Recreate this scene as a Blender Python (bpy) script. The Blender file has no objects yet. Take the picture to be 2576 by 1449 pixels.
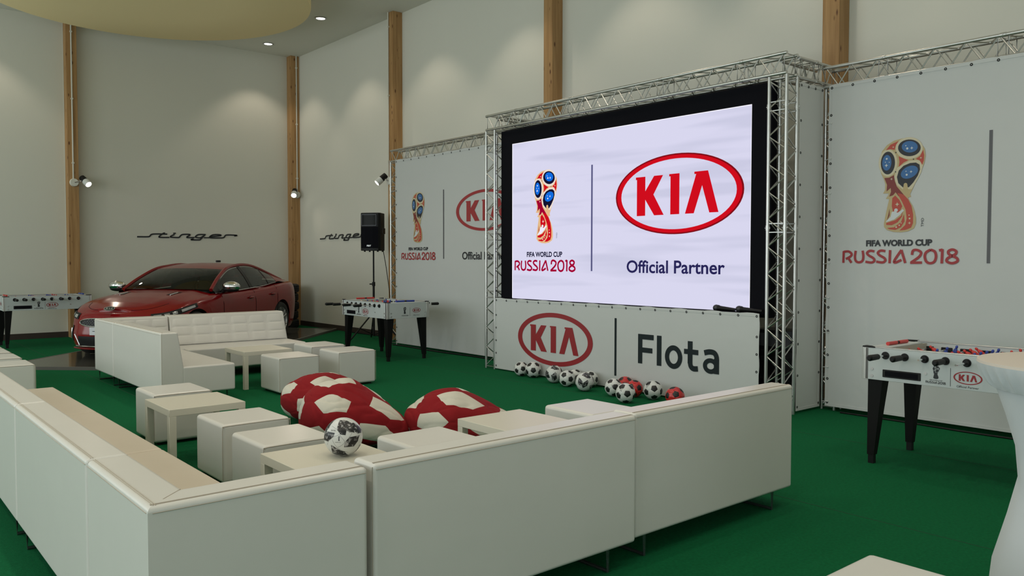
import bpy, bmesh, math, random
from mathutils import Vector, Matrix, Quaternion, noise
from math import sin, cos, pi, radians, sqrt, atan2

# ------------------------------------------------------------------ camera, world, light, exposure
sc = bpy.context.scene
COL = sc.collection
YAW, PITCH, ROLL, FPX, EYE = radians(40.0731), radians(-2.0384), radians(.0702), 2048.34, 1.62
FWD = Vector((sin(YAW)*cos(PITCH), cos(YAW)*cos(PITCH), sin(PITCH)))
RGT = Vector((cos(YAW), -sin(YAW), 0)); UPV = RGT.cross(FWD)
R2 = RGT*cos(ROLL)+UPV*sin(ROLL); U2 = -RGT*sin(ROLL)+UPV*cos(ROLL)
cam_data = bpy.data.cameras.new('camera'); cam = bpy.data.objects.new('camera', cam_data); COL.objects.link(cam)
cam.matrix_world = Matrix(((R2.x, U2.x, -FWD.x, 0), (R2.y, U2.y, -FWD.y, 0), (R2.z, U2.z, -FWD.z, EYE), (0, 0, 0, 1)))
cam_data.sensor_width = 36.0; cam_data.lens = FPX/2576*36.0; cam_data.clip_start = .05; cam_data.clip_end = 100
sc.camera = cam

world = bpy.data.worlds.new('world'); sc.world = world; world.use_nodes = True
bg = world.node_tree.nodes['Background']; bg.inputs[0].default_value = (.72, .86, 1, 1); bg.inputs[1].default_value = .55

sc.view_settings.view_transform = 'Standard'; sc.view_settings.look = 'None'
sc.view_settings.exposure = 0.0; sc.view_settings.gamma = 1.0; sc.view_settings.use_curve_mapping = False
sc.cycles.use_denoising = True
sc.cycles.max_bounces = 8; sc.cycles.diffuse_bounces = 5; sc.cycles.glossy_bounces = 4; sc.cycles.transparent_max_bounces = 12
sc.cycles.sample_clamp_indirect = 4.0

WX, WY, CZ = 8.85, 18.75, 6.5          # screen wall, far wall, ceiling
WL, WB = -5.5, -5.0                    # glazed wall on the left, wall behind the camera
DAY = (.90, .965, .945)
def area(name, loc, rot, sx, sy, power, col):
    l = bpy.data.lights.new(name, 'AREA'); l.shape = 'RECTANGLE'; l.size = sx; l.size_y = sy; l.energy = power; l.color = col
    o = bpy.data.objects.new(name, l); COL.objects.link(o); o.location = loc; o.rotation_euler = rot; return o
WINDOWS = [(-3.2, 1.7), (1.0, 1.7), (5.2, 1.7), (9.4, 1.7), (13.6, 1.7), (17.0, 1.2)]      # centre y, half width
for i, (wy, hw) in enumerate(WINDOWS):
    area('window_daylight_or_fill', (WL+.12, wy, 2.95), (0, radians(-90), 0), 4.6, hw*2-.1, [85, 115, 112, 114, 132, 108][i], DAY)
FILLWIN = [(-2.6, 2.0), (2.4, 2.0)]          # centre x, half width of windows added behind the camera for fill light
for wx, hw in FILLWIN:
    area('window_daylight_or_fill', (wx, WB+.12, 2.6), (radians(90), 0, 0), hw*2-.1, 3.9, 34, (1, .97, .90))  # unseen fill lamps, added to brighten surfaces facing the back wall
def spot(loc, power, size=96, blend=.22, col=(1, .87, .70), rad=.05, rot=(0, 0, 0)):
    l = bpy.data.lights.new('downlight_lamp', 'SPOT'); l.energy = power; l.spot_size = radians(size); l.spot_blend = blend
    l.color = col; l.shadow_soft_size = rad
    o = bpy.data.objects.new('downlight_lamp', l); COL.objects.link(o); o.location = loc; o.rotation_euler = rot; return o
DOWN = [(7.78, 17.86), (7.78, 15.29), (7.78, 12.7), (7.78, 10.15), (7.78, 7.6), (7.78, 5.0), (7.78, 2.4), (7.78, -.2), (2.2, 17.86)]
DOWN2 = [(4.4, 10.4), (1.4, 9.0), (4.4, 7.2), (1.4, 5.2), (4.4, 3.4), (1.4, 1.6), (5.4, .6), (-1.6, 7.2), (-1.6, 12.0), (-1.6, 2.4)]
for p in DOWN: spot((p[0], p[1], CZ-.035), 46, 96, .45)
for p in DOWN2: spot((p[0], p[1], CZ-.035), 122, 125, .7)

# ------------------------------------------------------------------ materials
def mat(name, col, rough=.5, metal=0., coat=0., spec=.5, noise_amt=0., noise_scale=20., bump=0., bump_scale=60., emit=0., sheen=0.):
    m = bpy.data.materials.new(name); m.use_nodes = True; nt = m.node_tree; b = nt.nodes['Principled BSDF']
    b.inputs['Base Color'].default_value = (*col, 1); b.inputs['Roughness'].default_value = rough; b.inputs['Metallic'].default_value = metal
    b.inputs['Specular IOR Level'].default_value = spec
    if coat: b.inputs['Coat Weight'].default_value = coat; b.inputs['Coat Roughness'].default_value = .04
    if sheen: b.inputs['Sheen Weight'].default_value = sheen
    if emit: b.inputs['Emission Color'].default_value = (*col, 1); b.inputs['Emission Strength'].default_value = emit
    tc = nt.nodes.new('ShaderNodeTexCoord')
    if noise_amt:
        n = nt.nodes.new('ShaderNodeTexNoise'); n.inputs['Scale'].default_value = noise_scale; n.inputs['Detail'].default_value = 4
        nt.links.new(tc.outputs['Object'], n.inputs['Vector'])
        r = nt.nodes.new('ShaderNodeMapRange'); r.inputs['To Min'].default_value = 1-noise_amt; r.inputs['To Max'].default_value = 1+noise_amt
        nt.links.new(n.outputs['Fac'], r.inputs['Value'])
        x = nt.nodes.new('ShaderNodeVectorMath'); x.operation = 'SCALE'; x.inputs[0].default_value = col
        nt.links.new(r.outputs[0], x.inputs['Scale']); nt.links.new(x.outputs[0], b.inputs['Base Color'])
    if bump:
        n = nt.nodes.new('ShaderNodeTexNoise'); n.inputs['Scale'].default_value = bump_scale; n.inputs['Detail'].default_value = 3
        nt.links.new(tc.outputs['Object'], n.inputs['Vector'])
        bp = nt.nodes.new('ShaderNodeBump'); bp.inputs['Strength'].default_value = bump; bp.inputs['Distance'].default_value = .02
        nt.links.new(n.outputs['Fac'], bp.inputs['Height']); nt.links.new(bp.outputs[0], b.inputs['Normal'])
    return m
def emat(name, col, s=1.0):
    m = bpy.data.materials.new(name); m.use_nodes = True; nt = m.node_tree; nt.nodes.clear()
    e = nt.nodes.new('ShaderNodeEmission'); e.inputs[0].default_value = (*col, 1); e.inputs[1].default_value = s
    o = nt.nodes.new('ShaderNodeOutputMaterial'); nt.links.new(e.outputs[0], o.inputs[0]); return m
def wood_mat():
    m = bpy.data.materials.new('glulam_wood'); m.use_nodes = True; nt = m.node_tree; b = nt.nodes['Principled BSDF']
    b.inputs['Roughness'].default_value = .55
    tc = nt.nodes.new('ShaderNodeTexCoord'); mp = nt.nodes.new('ShaderNodeMapping'); mp.inputs['Scale'].default_value = (14, 14, .7)
    nt.links.new(tc.outputs['Object'], mp.inputs[0])
    n = nt.nodes.new('ShaderNodeTexNoise'); n.inputs['Scale'].default_value = 1.6; n.inputs['Detail'].default_value = 6; nt.links.new(mp.outputs[0], n.inputs['Vector'])
    cr = nt.nodes.new('ShaderNodeValToRGB'); nt.links.new(n.outputs['Fac'], cr.inputs[0])
    cr.color_ramp.elements[0].position = .3; cr.color_ramp.elements[0].color = (.33, .17, .06, 1)
    cr.color_ramp.elements[1].position = .7; cr.color_ramp.elements[1].color = (.50, .29, .12, 1)
    mp2 = nt.nodes.new('ShaderNodeMapping'); mp2.inputs['Scale'].default_value = (9, 9, 3.2); nt.links.new(tc.outputs['Object'], mp2.inputs[0])
    v = nt.nodes.new('ShaderNodeTexVoronoi'); v.inputs['Scale'].default_value = 1.0; nt.links.new(mp2.outputs[0], v.inputs['Vector'])
    r2 = nt.nodes.new('ShaderNodeValToRGB'); nt.links.new(v.outputs['Distance'], r2.inputs[0])
    r2.color_ramp.elements[0].position = .07; r2.color_ramp.elements[0].color = (.25, .12, .05, 1)
    r2.color_ramp.elements[1].position = .16; r2.color_ramp.elements[1].color = (1, 1, 1, 1)
    mx = nt.nodes.new('ShaderNodeMix'); mx.data_type = 'RGBA'; mx.blend_type = 'MULTIPLY'; mx.inputs[0].default_value = 1
    nt.links.new(cr.outputs[0], mx.inputs[6]); nt.links.new(r2.outputs[0], mx.inputs[7]); nt.links.new(mx.outputs[2], b.inputs['Base Color'])
    return m
def glass_mat(name, tint, ior_blend=.12):
    m = bpy.data.materials.new(name); m.use_nodes = True; nt = m.node_tree; nt.nodes.clear()
    t = nt.nodes.new('ShaderNodeBsdfTransparent'); t.inputs[0].default_value = (*tint, 1)
    g = nt.nodes.new('ShaderNodeBsdfGlossy'); g.inputs['Roughness'].default_value = .02; g.inputs[0].default_value = (.9, .9, .9, 1)
    f = nt.nodes.new('ShaderNodeFresnel'); f.inputs[0].default_value = 1.5
    mx = nt.nodes.new('ShaderNodeMixShader'); nt.links.new(f.outputs[0], mx.inputs[0]); nt.links.new(t.outputs[0], mx.inputs[1]); nt.links.new(g.outputs[0], mx.inputs[2])
    o = nt.nodes.new('ShaderNodeOutputMaterial'); nt.links.new(mx.outputs[0], o.inputs[0]); return m
def screen_mat():
    m = bpy.data.materials.new('screen_white'); m.use_nodes = True; nt = m.node_tree; nt.nodes.clear()
    tc = nt.nodes.new('ShaderNodeTexCoord'); mp = nt.nodes.new('ShaderNodeMapping'); mp.inputs['Scale'].default_value = (1, .35, 5); mp.inputs['Rotation'].default_value = (.10, 0, 0)
    n = nt.nodes.new('ShaderNodeTexNoise'); n.inputs['Scale'].default_value = 1.1; n.inputs['Detail'].default_value = 2
    nt.links.new(tc.outputs['Object'], mp.inputs[0]); nt.links.new(mp.outputs[0], n.inputs['Vector'])
    r = nt.nodes.new('ShaderNodeValToRGB'); nt.links.new(n.outputs['Fac'], r.inputs[0])
    r.color_ramp.elements[0].position = .36; r.color_ramp.elements[0].color = (.60, .60, .77, 1)
    r.color_ramp.elements[1].position = .5; r.color_ramp.elements[1].color = (.69, .68, .86, 1)
    e = nt.nodes.new('ShaderNodeEmission'); nt.links.new(r.outputs[0], e.inputs[0]); e.inputs[1].default_value = 1.0
    o = nt.nodes.new('ShaderNodeOutputMaterial'); nt.links.new(e.outputs[0], o.inputs[0]); return m
M = dict(
 wall=mat('painted_wall', (.70, .685, .61), .85, bump=.04, bump_scale=30),
 ceil=mat('painted_ceiling', (.70, .69, .62), .9),
 disc=mat('cream_fabric', (.98, .80, .46), .9),
 wood=wood_mat(),
 carpet=mat('green_carpet', (.0055, .122, .043), .95, spec=.08, noise_amt=.35, noise_scale=55, bump=.5, bump_scale=300),
 carpet_joint=mat('carpet_joint', (.006, .05, .022), .95),
 base=mat('brown_baseboard', (.045, .03, .024), .6),
 leather=mat('white_leatherette', (.67, .655, .61), .30, spec=.45, noise_amt=.03, noise_scale=3, bump=.06, bump_scale=7),
 leather_seat=mat('cream_leatherette', (.62, .55, .45), .38, spec=.4, noise_amt=.03, noise_scale=3, bump=.05, bump_scale=7),
 thread=mat('seam_thread', (.42, .37, .30), .7),
 lack=mat('white_laminate', (.64, .61, .51), .35),
 chrome=mat('chrome', (.75, .75, .75), .12, 1),
 footmetal=mat('dark_chrome', (.20, .20, .21), .25, .9),
 alu=mat('brushed_aluminium', (.62, .62, .60), .34, 1, noise_amt=.1, noise_scale=12),
 darkmetal=mat('dark_metal', (.05, .05, .055), .35, .6),
 black=mat('black_plastic', (.006, .006, .0065), .5, spec=.3),
 blackfab=mat('black_fabric', (.006, .006, .009), .9, spec=.1),
 blackpaint=mat('black_painted_wood', (.004, .004, .004), .6, spec=.2),
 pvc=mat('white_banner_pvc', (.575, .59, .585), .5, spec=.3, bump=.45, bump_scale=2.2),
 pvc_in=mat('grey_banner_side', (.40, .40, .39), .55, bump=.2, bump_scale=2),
 print_red=mat('print_red', (.36, .025, .03), .5), print_black=mat('print_black', (.015, .018, .022), .5), print_grey=mat('print_grey', (.10, .10, .11), .5),
 print_gold=mat('print_gold', (.50, .39, .20), .5), print_cream=mat('print_cream', (.62, .56, .40), .5), print_orange=mat('print_orange', (.48, .06, .035), .5),
 print_brown=mat('print_brown', (.20, .025, .02), .5), print_blue=mat('print_blue', (.035, .14, .36), .5), print_navy=mat('print_navy', (.012, .012, .02), .5),
 print_white=mat('print_white', (.62, .66, .68), .5),
 slate=mat('print_slate', (.014, .022, .025), .6, spec=.2),
 red_vinyl=mat('print_brand_red', (.30, .012, .018), .5),
 s_white=screen_mat(),
 s_edge=emat('screen_lit_edge', (.95, .93, 1), 1.0), s_red=emat('screen_red', (.62, .004, .012)), s_darkred=emat('screen_dark_red', (.22, .004, .008)), s_navy=emat('screen_navy', (.02, .018, .09)), s_black=emat('screen_black', (.006, .006, .03)),
 s_crim=emat('screen_crimson', (.36, .0, .03)), s_gold=emat('screen_gold', (.78, .48, .24)), s_cream=emat('screen_cream', (.85, .72, .62)), s_blue=emat('screen_blue', (.005, .15, .75)), s_pale=emat('screen_pale', (.85, .85, 1)),
 s_line=emat('screen_line', (.10, .10, .22)),
 lamp=emat('lamp_glow', (1, .93, .82), 9.0), lampdisc=emat('downlight_glow', (1, .97, .9), 5.0),
 fwhite=mat('ball_white', (.66, .68, .66), .32, spec=.5), fblack=mat('ball_black', (.012, .012, .012), .4), fred=mat('ball_red', (.55, .02, .02), .25, coat=.4),
 fseam=mat('ball_seam', (.12, .12, .11), .6),
 bagred=mat('red_cotton', (.24, .010, .014), .9, spec=.2, noise_amt=.08, noise_scale=9, bump=.35, bump_scale=9),
 bagwhite=mat('cream_cotton', (.60, .58, .50), .9, spec=.2, bump=.3, bump_scale=9),
 tbody=mat('table_white_board', (.52, .56, .56), .4), profile=mat('aluminium_profile', (.60, .60, .57), .35, .8), field=mat('table_field', (.42, .40, .34), .5),
 mred=mat('player_red', (.55, .03, .025), .35), mblue=mat('player_blue', (.02, .05, .30), .35),
 rub=mat('tyre_rubber', (.012, .012, .012), .75), paint=mat('red_car_paint', (.19, .004, .006), .16, coat=0., spec=.42),
 plat=mat('dark_glossy_platform', (.075, .072, .06), .10, spec=.6), platedge=mat('platform_edge', (.12, .11, .10), .5),
 carglass=glass_mat('tinted_glass', (.34, .40, .36)), interior=mat('dark_interior', (.02, .02, .02), .7), lens=mat('clear_lens', (.45, .46, .46), .08, .5, coat=1),
 winglass=glass_mat('clear_glass', (.93, .96, .96)), winframe=mat('grey_window_frame', (.12, .13, .13), .5),
 spandex=mat('white_spandex', (.60, .63, .66), .75, sheen=.3), cloth_top=mat('cocktail_top_cloth', (.62, .56, .50), .8),
 silver=mat('silver_paint', (.55, .55, .55), .3, .7), plate=mat('plate_white', (.6, .62, .65), .4),
)
def telstar_mat():
    m = mat('pixel_black', (.02, .02, .02), .35); nt = m.node_tree; b = nt.nodes['Principled BSDF']
    tc = nt.nodes.new('ShaderNodeTexCoord'); v = nt.nodes.new('ShaderNodeTexVoronoi'); v.distance = 'CHEBYCHEV'; v.inputs['Scale'].default_value = 9
    nt.links.new(tc.outputs['Object'], v.inputs['Vector'])
    n = nt.nodes.new('ShaderNodeTexNoise'); n.inputs['Scale'].default_value = 2.4; nt.links.new(tc.outputs['Object'], n.inputs['Vector'])
    s = nt.nodes.new('ShaderNodeSeparateColor'); nt.links.new(v.outputs['Color'], s.inputs[0])
    mu = nt.nodes.new('ShaderNodeMath'); mu.operation = 'MULTIPLY'; nt.links.new(s.outputs[0], mu.inputs[0]); nt.links.new(n.outputs['Fac'], mu.inputs[1])
    cr = nt.nodes.new('ShaderNodeValToRGB'); nt.links.new(mu.outputs[0], cr.inputs[0])
    cr.color_ramp.elements[0].position = .32; cr.color_ramp.elements[0].color = (.012, .012, .014, 1)
    cr.color_ramp.elements[1].position = .52; cr.color_ramp.elements[1].color = (.40, .40, .40, 1)
    nt.links.new(cr.outputs[0], b.inputs['Base Color']); return m
M['pixel'] = telstar_mat()

# ------------------------------------------------------------------ mesh helpers
def tag(o, label=None, cat=None, group=None, kind=None):
    if label: o['label'] = label
    if cat: o['category'] = cat
    if group: o['group'] = group
    if kind: o['kind'] = kind
    return o
def thing(name, label, cat, loc=(0, 0, 0), rz=0, group=None, parent=None):
    o = bpy.data.objects.new(name, None); COL.objects.link(o); o.location = loc; o.rotation_euler = (0, 0, rz)
    o.empty_display_size = .1
    return tag(o, label, cat, group)
def link(name, me, m=None, parent=None, loc=None, rot=None, scale=None, wn=False):
    o = bpy.data.objects.new(name, me); COL.objects.link(o)
    if m is not None and len(me.materials) == 0:
        for x in (m if isinstance(m, (list, tuple)) else [m]): me.materials.append(x)
    if parent is not None: o.parent = parent
    if loc is not None: o.location = loc
    if rot is not None: o.rotation_euler = rot
    if scale is not None: o.scale = scale if hasattr(scale, '__len__') else (scale,)*3
    if wn:
        md = o.modifiers.new('wn', 'WEIGHTED_NORMAL'); md.keep_sharp = True
    return o
class MB:
    def __init__(s): s.v = []; s.f = []; s.mi = []; s.sm = []
    def add(s, vs, fs, mi=0, smooth=False):
        b = len(s.v); s.v += [tuple(v) for v in vs]
        for f in fs: s.f.append([b+i for i in f]); s.mi.append(mi); s.sm.append(smooth)
        return s
    def box(s, x0, x1, y0, y1, z0, z1, mi=0):
        vs = [(x, y, z) for z in (z0, z1) for y in (y0, y1) for x in (x0, x1)]
        return s.add(vs, [(0, 2, 3, 1), (4, 5, 7, 6), (0, 1, 5, 4), (2, 6, 7, 3), (0, 4, 6, 2), (1, 3, 7, 5)], mi)
    def rbox(s, x0, x1, y0, y1, z0, z1, r=.01, seg=3, mi=0):
        bm = bmesh.new(); bmesh.ops.create_cube(bm, size=1)
        for v in bm.verts: v.co = Vector(((x0+x1)/2+v.co.x*(x1-x0), (y0+y1)/2+v.co.y*(y1-y0), (z0+z1)/2+v.co.z*(z1-z0)))
        bmesh.ops.bevel(bm, geom=list(bm.edges)+list(bm.verts), offset=r, segments=seg, profile=.5, affect='EDGES')
        return s.frombm(bm, mi)
    def frombm(s, bm, mi=0, smooth=True):
        bm.verts.ensure_lookup_table(); bm.verts.index_update()
        s.add([v.co[:] for v in bm.verts], [[v.index for v in f.verts] for f in bm.faces], mi, smooth); bm.free(); return s
    def prism(s, poly, axis, a, b, mi=0, bevel=0, seg=3):
        """poly of 2D points in the plane across the axis; 'x': (y,z), 'y': (x,z), 'z': (x,y)"""
        def P(p, t): return {'x': (t, p[0], p[1]), 'y': (p[0], t, p[1]), 'z': (p[0], p[1], t)}[axis]
        n = len(poly)
        vs = [P(p, a) for p in poly]+[P(p, b) for p in poly]
        fs = [list(range(n))[::-1], list(range(n, 2*n))]+[[i, (i+1) % n, n+(i+1) % n, n+i] for i in range(n)]
        bm = bmesh.new(); bv = [bm.verts.new(v) for v in vs]
        for f in fs: bm.faces.new([bv[i] for i in f])
        bmesh.ops.recalc_face_normals(bm, faces=bm.faces)
        if bevel: bmesh.ops.bevel(bm, geom=list(bm.edges)+list(bm.verts), offset=bevel, segments=seg, profile=.5, affect='EDGES')
        return s.frombm(bm, mi, bool(bevel))
    def cyl(s, p0, p1, r0, r1=None, n=12, caps=True, mi=0, smooth=True):
        r1 = r0 if r1 is None else r1; p0 = Vector(p0); p1 = Vector(p1); d = (p1-p0).normalized()
        a = Vector((0, 0, 1)) if abs(d.z) < .9 else Vector((1, 0, 0)); u = d.cross(a).normalized(); w = d.cross(u)
        vs = [p0+(u*cos(2*pi*i/n)+w*sin(2*pi*i/n))*r0 for i in range(n)]+[p1+(u*cos(2*pi*i/n)+w*sin(2*pi*i/n))*r1 for i in range(n)]
        b = len(s.v); s.add(vs, [[i, i+n, (i+1) % n+n, (i+1) % n] for i in range(n)], mi, smooth)
        if caps:
            s.f.append([b+i for i in range(n)]); s.mi.append(mi); s.sm.append(False)
            s.f.append([b+n+i for i in range(n)][::-1]); s.mi.append(mi); s.sm.append(False)
        return s
    def tube(s, pts, r, n=6, mi=0, closed=False):
        pts = [Vector(p) for p in pts]; m = len(pts); rings = []
        for i, p in enumerate(pts):
            a = pts[(i-1) % m] if (i or closed) else p; c = pts[(i+1) % m] if (i < m-1 or closed) else p
            d = (c-a).normalized(); up = Vector((0, 0, 1)) if abs(d.z) < .95 else Vector((1, 0, 0))
            u = d.cross(up).normalized(); w = d.cross(u)
            rr = r(i/(m-1)) if callable(r) else r
            rings.append([p+(u*cos(2*pi*k/n)+w*sin(2*pi*k/n))*rr for k in range(n)])
        vs = [v for g in rings for v in g]; fs = []
        for i in range(m if closed else m-1):
            j = (i+1) % m
            for k in range(n): fs.append([i*n+k, i*n+(k+1) % n, j*n+(k+1) % n, j*n+k])
        if not closed: fs += [list(range(n))[::-1], [(m-1)*n+k for k in range(n)]]
        return s.add(vs, fs, mi, True)
    def lathe(s, prof, n=24, c=(0, 0), mi=0, axis='z'):
        m = len(prof); vs = []
        for r, z in prof:
            for k in range(n):
                a = 2*pi*k/n
                vs.append({'z': (c[0]+r*cos(a), c[1]+r*sin(a), z), 'y': (c[0]+r*cos(a), z, c[1]+r*sin(a)), 'x': (z, c[0]+r*cos(a), c[1]+r*sin(a))}[axis])
        return s.add(vs, [[i*n+k, i*n+(k+1) % n, (i+1)*n+(k+1) % n, (i+1)*n+k] for i in range(m-1) for k in range(n)], mi, True)
    def grid(s, fn, nu, nv, mi=0, smooth=True, skip=None, flip=False):
        vs = [fn(i/nu, j/nv) for i in range(nu+1) for j in range(nv+1)]; fs = []
        for i in range(nu):
            for j in range(nv):
                if skip and skip((i+.5)/nu, (j+.5)/nv): continue
                a = i*(nv+1)+j; q = [a, a+1, a+nv+2, a+nv+1]; fs.append(q[::-1] if flip else q)
        return s.add(vs, fs, mi, smooth)
    def ell(s, c, rx, ry, rz, nu=12, nv=8, mi=0):
        def fn(u, v): return (c[0]+rx*sin(pi*v)*cos(2*pi*u), c[1]+ry*sin(pi*v)*sin(2*pi*u), c[2]+rz*cos(pi*v))
        return s.grid(fn, nu, nv, mi)
    def mesh(s, name, mats=None):
        me = bpy.data.meshes.new(name); me.from_pydata(s.v, [], s.f)
        me.polygons.foreach_set('material_index', s.mi); me.polygons.foreach_set('use_smooth', s.sm)
        if mats is not None:
            for x in (mats if isinstance(mats, (list, tuple)) else [mats]): me.materials.append(x)
        if any(s.sm):
            try: me.set_sharp_from_angle(angle=radians(42))
            except Exception: pass
        me.update(); return me
    def obj(s, name, mats, parent=None, wn=False, **k): return link(name, s.mesh(name, mats), None, parent, wn=wn, **k)
def kids(o): return [c for c in bpy.data.objects if c.parent == o]
def copy_tree(src, kidmap=None):
    if kidmap is None:
        kidmap = {}
        for c in bpy.data.objects:
            if c.parent: kidmap.setdefault(c.parent.name, []).append(c)
    def rec(o, par):
        c = o.copy(); COL.objects.link(c)
        if par is not None: c.parent = par
        for ch in kidmap.get(o.name, []): rec(ch, c)
        return c
    return rec(src, None)
def cat(pts, n, closed=False):
    P = [Vector(p) for p in pts]; m = len(P); out = []
    segs = m if closed else m-1
    for i in range(segs):
        p0 = P[(i-1) % m] if (closed or i > 0) else P[0]; p1 = P[i]; p2 = P[(i+1) % m]; p3 = P[(i+2) % m] if (closed or i < m-2) else P[m-1]
        for k in range(n):
            t = k/n; out.append(.5*((2*p1)+(-p0+p2)*t+(2*p0-5*p1+4*p2-p3)*t*t+(-p0+3*p1-3*p2+p3)*t**3))
    if not closed: out.append(P[-1])
    return out

# ------------------------------------------------------------------ flat print (logos, lettering) in a local frame: x right, y up, z out of the surface
def frame(origin, xdir, updir, s=1.0):
    x = Vector(xdir).normalized(); u = Vector(updir).normalized(); z = x.cross(u)
    m = Matrix(((x.x*s, u.x*s, z.x, origin[0]), (x.y*s, u.y*s, z.y, origin[1]), (x.z*s, u.z*s, z.z, origin[2]), (0, 0, 0, 1))); return m
_fc = {}
def text_polys(txt, bold=0.0):
    k = (txt, bold)
    if k in _fc: return _fc[k]
    cu = bpy.data.curves.new('tmp', 'FONT'); cu.body = txt; cu.offset = bold; cu.resolution_u = 4; cu.fill_mode = 'FRONT'
    o = bpy.data.objects.new('tmp', cu); COL.objects.link(o)
    bpy.context.view_layer.update()
    me = bpy.data.meshes.new_from_object(o.evaluated_get(bpy.context.evaluated_depsgraph_get()))
    vs = [tuple(v.co) for v in me.vertices]; fs = [list(p.vertices) for p in me.polygons]
    bpy.data.objects.remove(o); bpy.data.curves.remove(cu); bpy.data.meshes.remove(me)
    x0 = min(v[0] for v in vs); x1 = max(v[0] for v in vs); y0 = min(v[1] for v in vs); y1 = max(v[1] for v in vs)
    _fc[k] = ([((v[0]-x0)/(x1-x0), (v[1]-y0)/(y1-y0)) for v in vs], fs); return _fc[k]
def add_text(mb, txt, x0, x1, y0, y1, z=.001, mi=0, bold=0.0):
    vs, fs = text_polys(txt, bold)
    mb.add([(x0+v[0]*(x1-x0), y0+v[1]*(y1-y0), z) for v in vs], fs, mi)
def add_poly(mb, pts, z=.001, mi=0):
    n = len(pts); a = sum(pts[i][0]*pts[(i+1) % n][1]-pts[(i+1) % n][0]*pts[i][1] for i in range(n))
    if a < 0: pts = pts[::-1]
    mb.add([(p[0], p[1], z) for p in pts], [list(range(n))], mi)
def add_ring(mb, cx, cy, rx, ry, ix, iy, z=.001, mi=0, n=64, thick=0):
    vs = []
    for i in range(n):
        a = 2*pi*i/n; vs.append((cx+rx*cos(a), cy+ry*sin(a), z))
    for i in range(n):
        a = 2*pi*i/n; vs.append((cx+ix*cos(a), cy+iy*sin(a), z))
    mb.add(vs, [[i, (i+1) % n, n+(i+1) % n, n+i] for i in range(n)], mi)
def add_stroke(mb, pts, w, z=.001, mi=0, smooth=6, taper=None):
    P = [Vector((p[0], p[1])) for p in pts]
    if smooth and len(P) > 2: P = [Vector((q[0], q[1])) for q in cat([(p.x, p.y, 0) for p in P], smooth)]
    L = []; Rr = []; n = len(P)
    for i, p in enumerate(P):
        d = (P[min(i+1, n-1)]-P[max(i-1, 0)]); d = d.normalized() if d.length > 1e-9 else Vector((1, 0)); nn = Vector((-d.y, d.x))
        ww = w(i/(n-1)) if callable(w) else w
        L.append((*(p+nn*ww/2), z)); Rr.append((*(p-nn*ww/2), z))
    mb.add(L+Rr, [[i, n+i, n+i+1, i+1] for i in range(n-1)], mi)
K_ = [(-.647, .25), (-.486, .25), (-.486, .062), (-.341, .25), (-.195, .25), (-.35, .012), (-.181, -.254), (-.337, -.254), (-.486, -.047), (-.486, -.254), (-.628, -.254), (-.628, .217), (-.647, .217)]
I_ = [(-.097, .252), (.065, .252), (.065, -.254), (-.076, -.254), (-.076, .224), (-.097, .222)]
A_ = [(.291, .252), (.493, .252), (.648, -.254), (.516, -.254), (.408, .08), (.287, -.254), (.153, -.254), (.318, .222), (.291, .222)]
def add_oval_logo(mb, cx, cy, s, z=.001, mi=0, squash=1.0, mi_letters=None, ring=(.895, .435)):
    """two-to-one oval ring with the three letters, s = half width"""
    add_ring(mb, cx, cy, s, s*.503*squash, s*ring[0], s*ring[1]*squash, z, mi)
    for L in (K_, I_, A_): add_poly(mb, [(cx+p[0]*s, cy+p[1]*s*squash) for p in L], z, mi if mi_letters is None else mi_letters)
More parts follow.
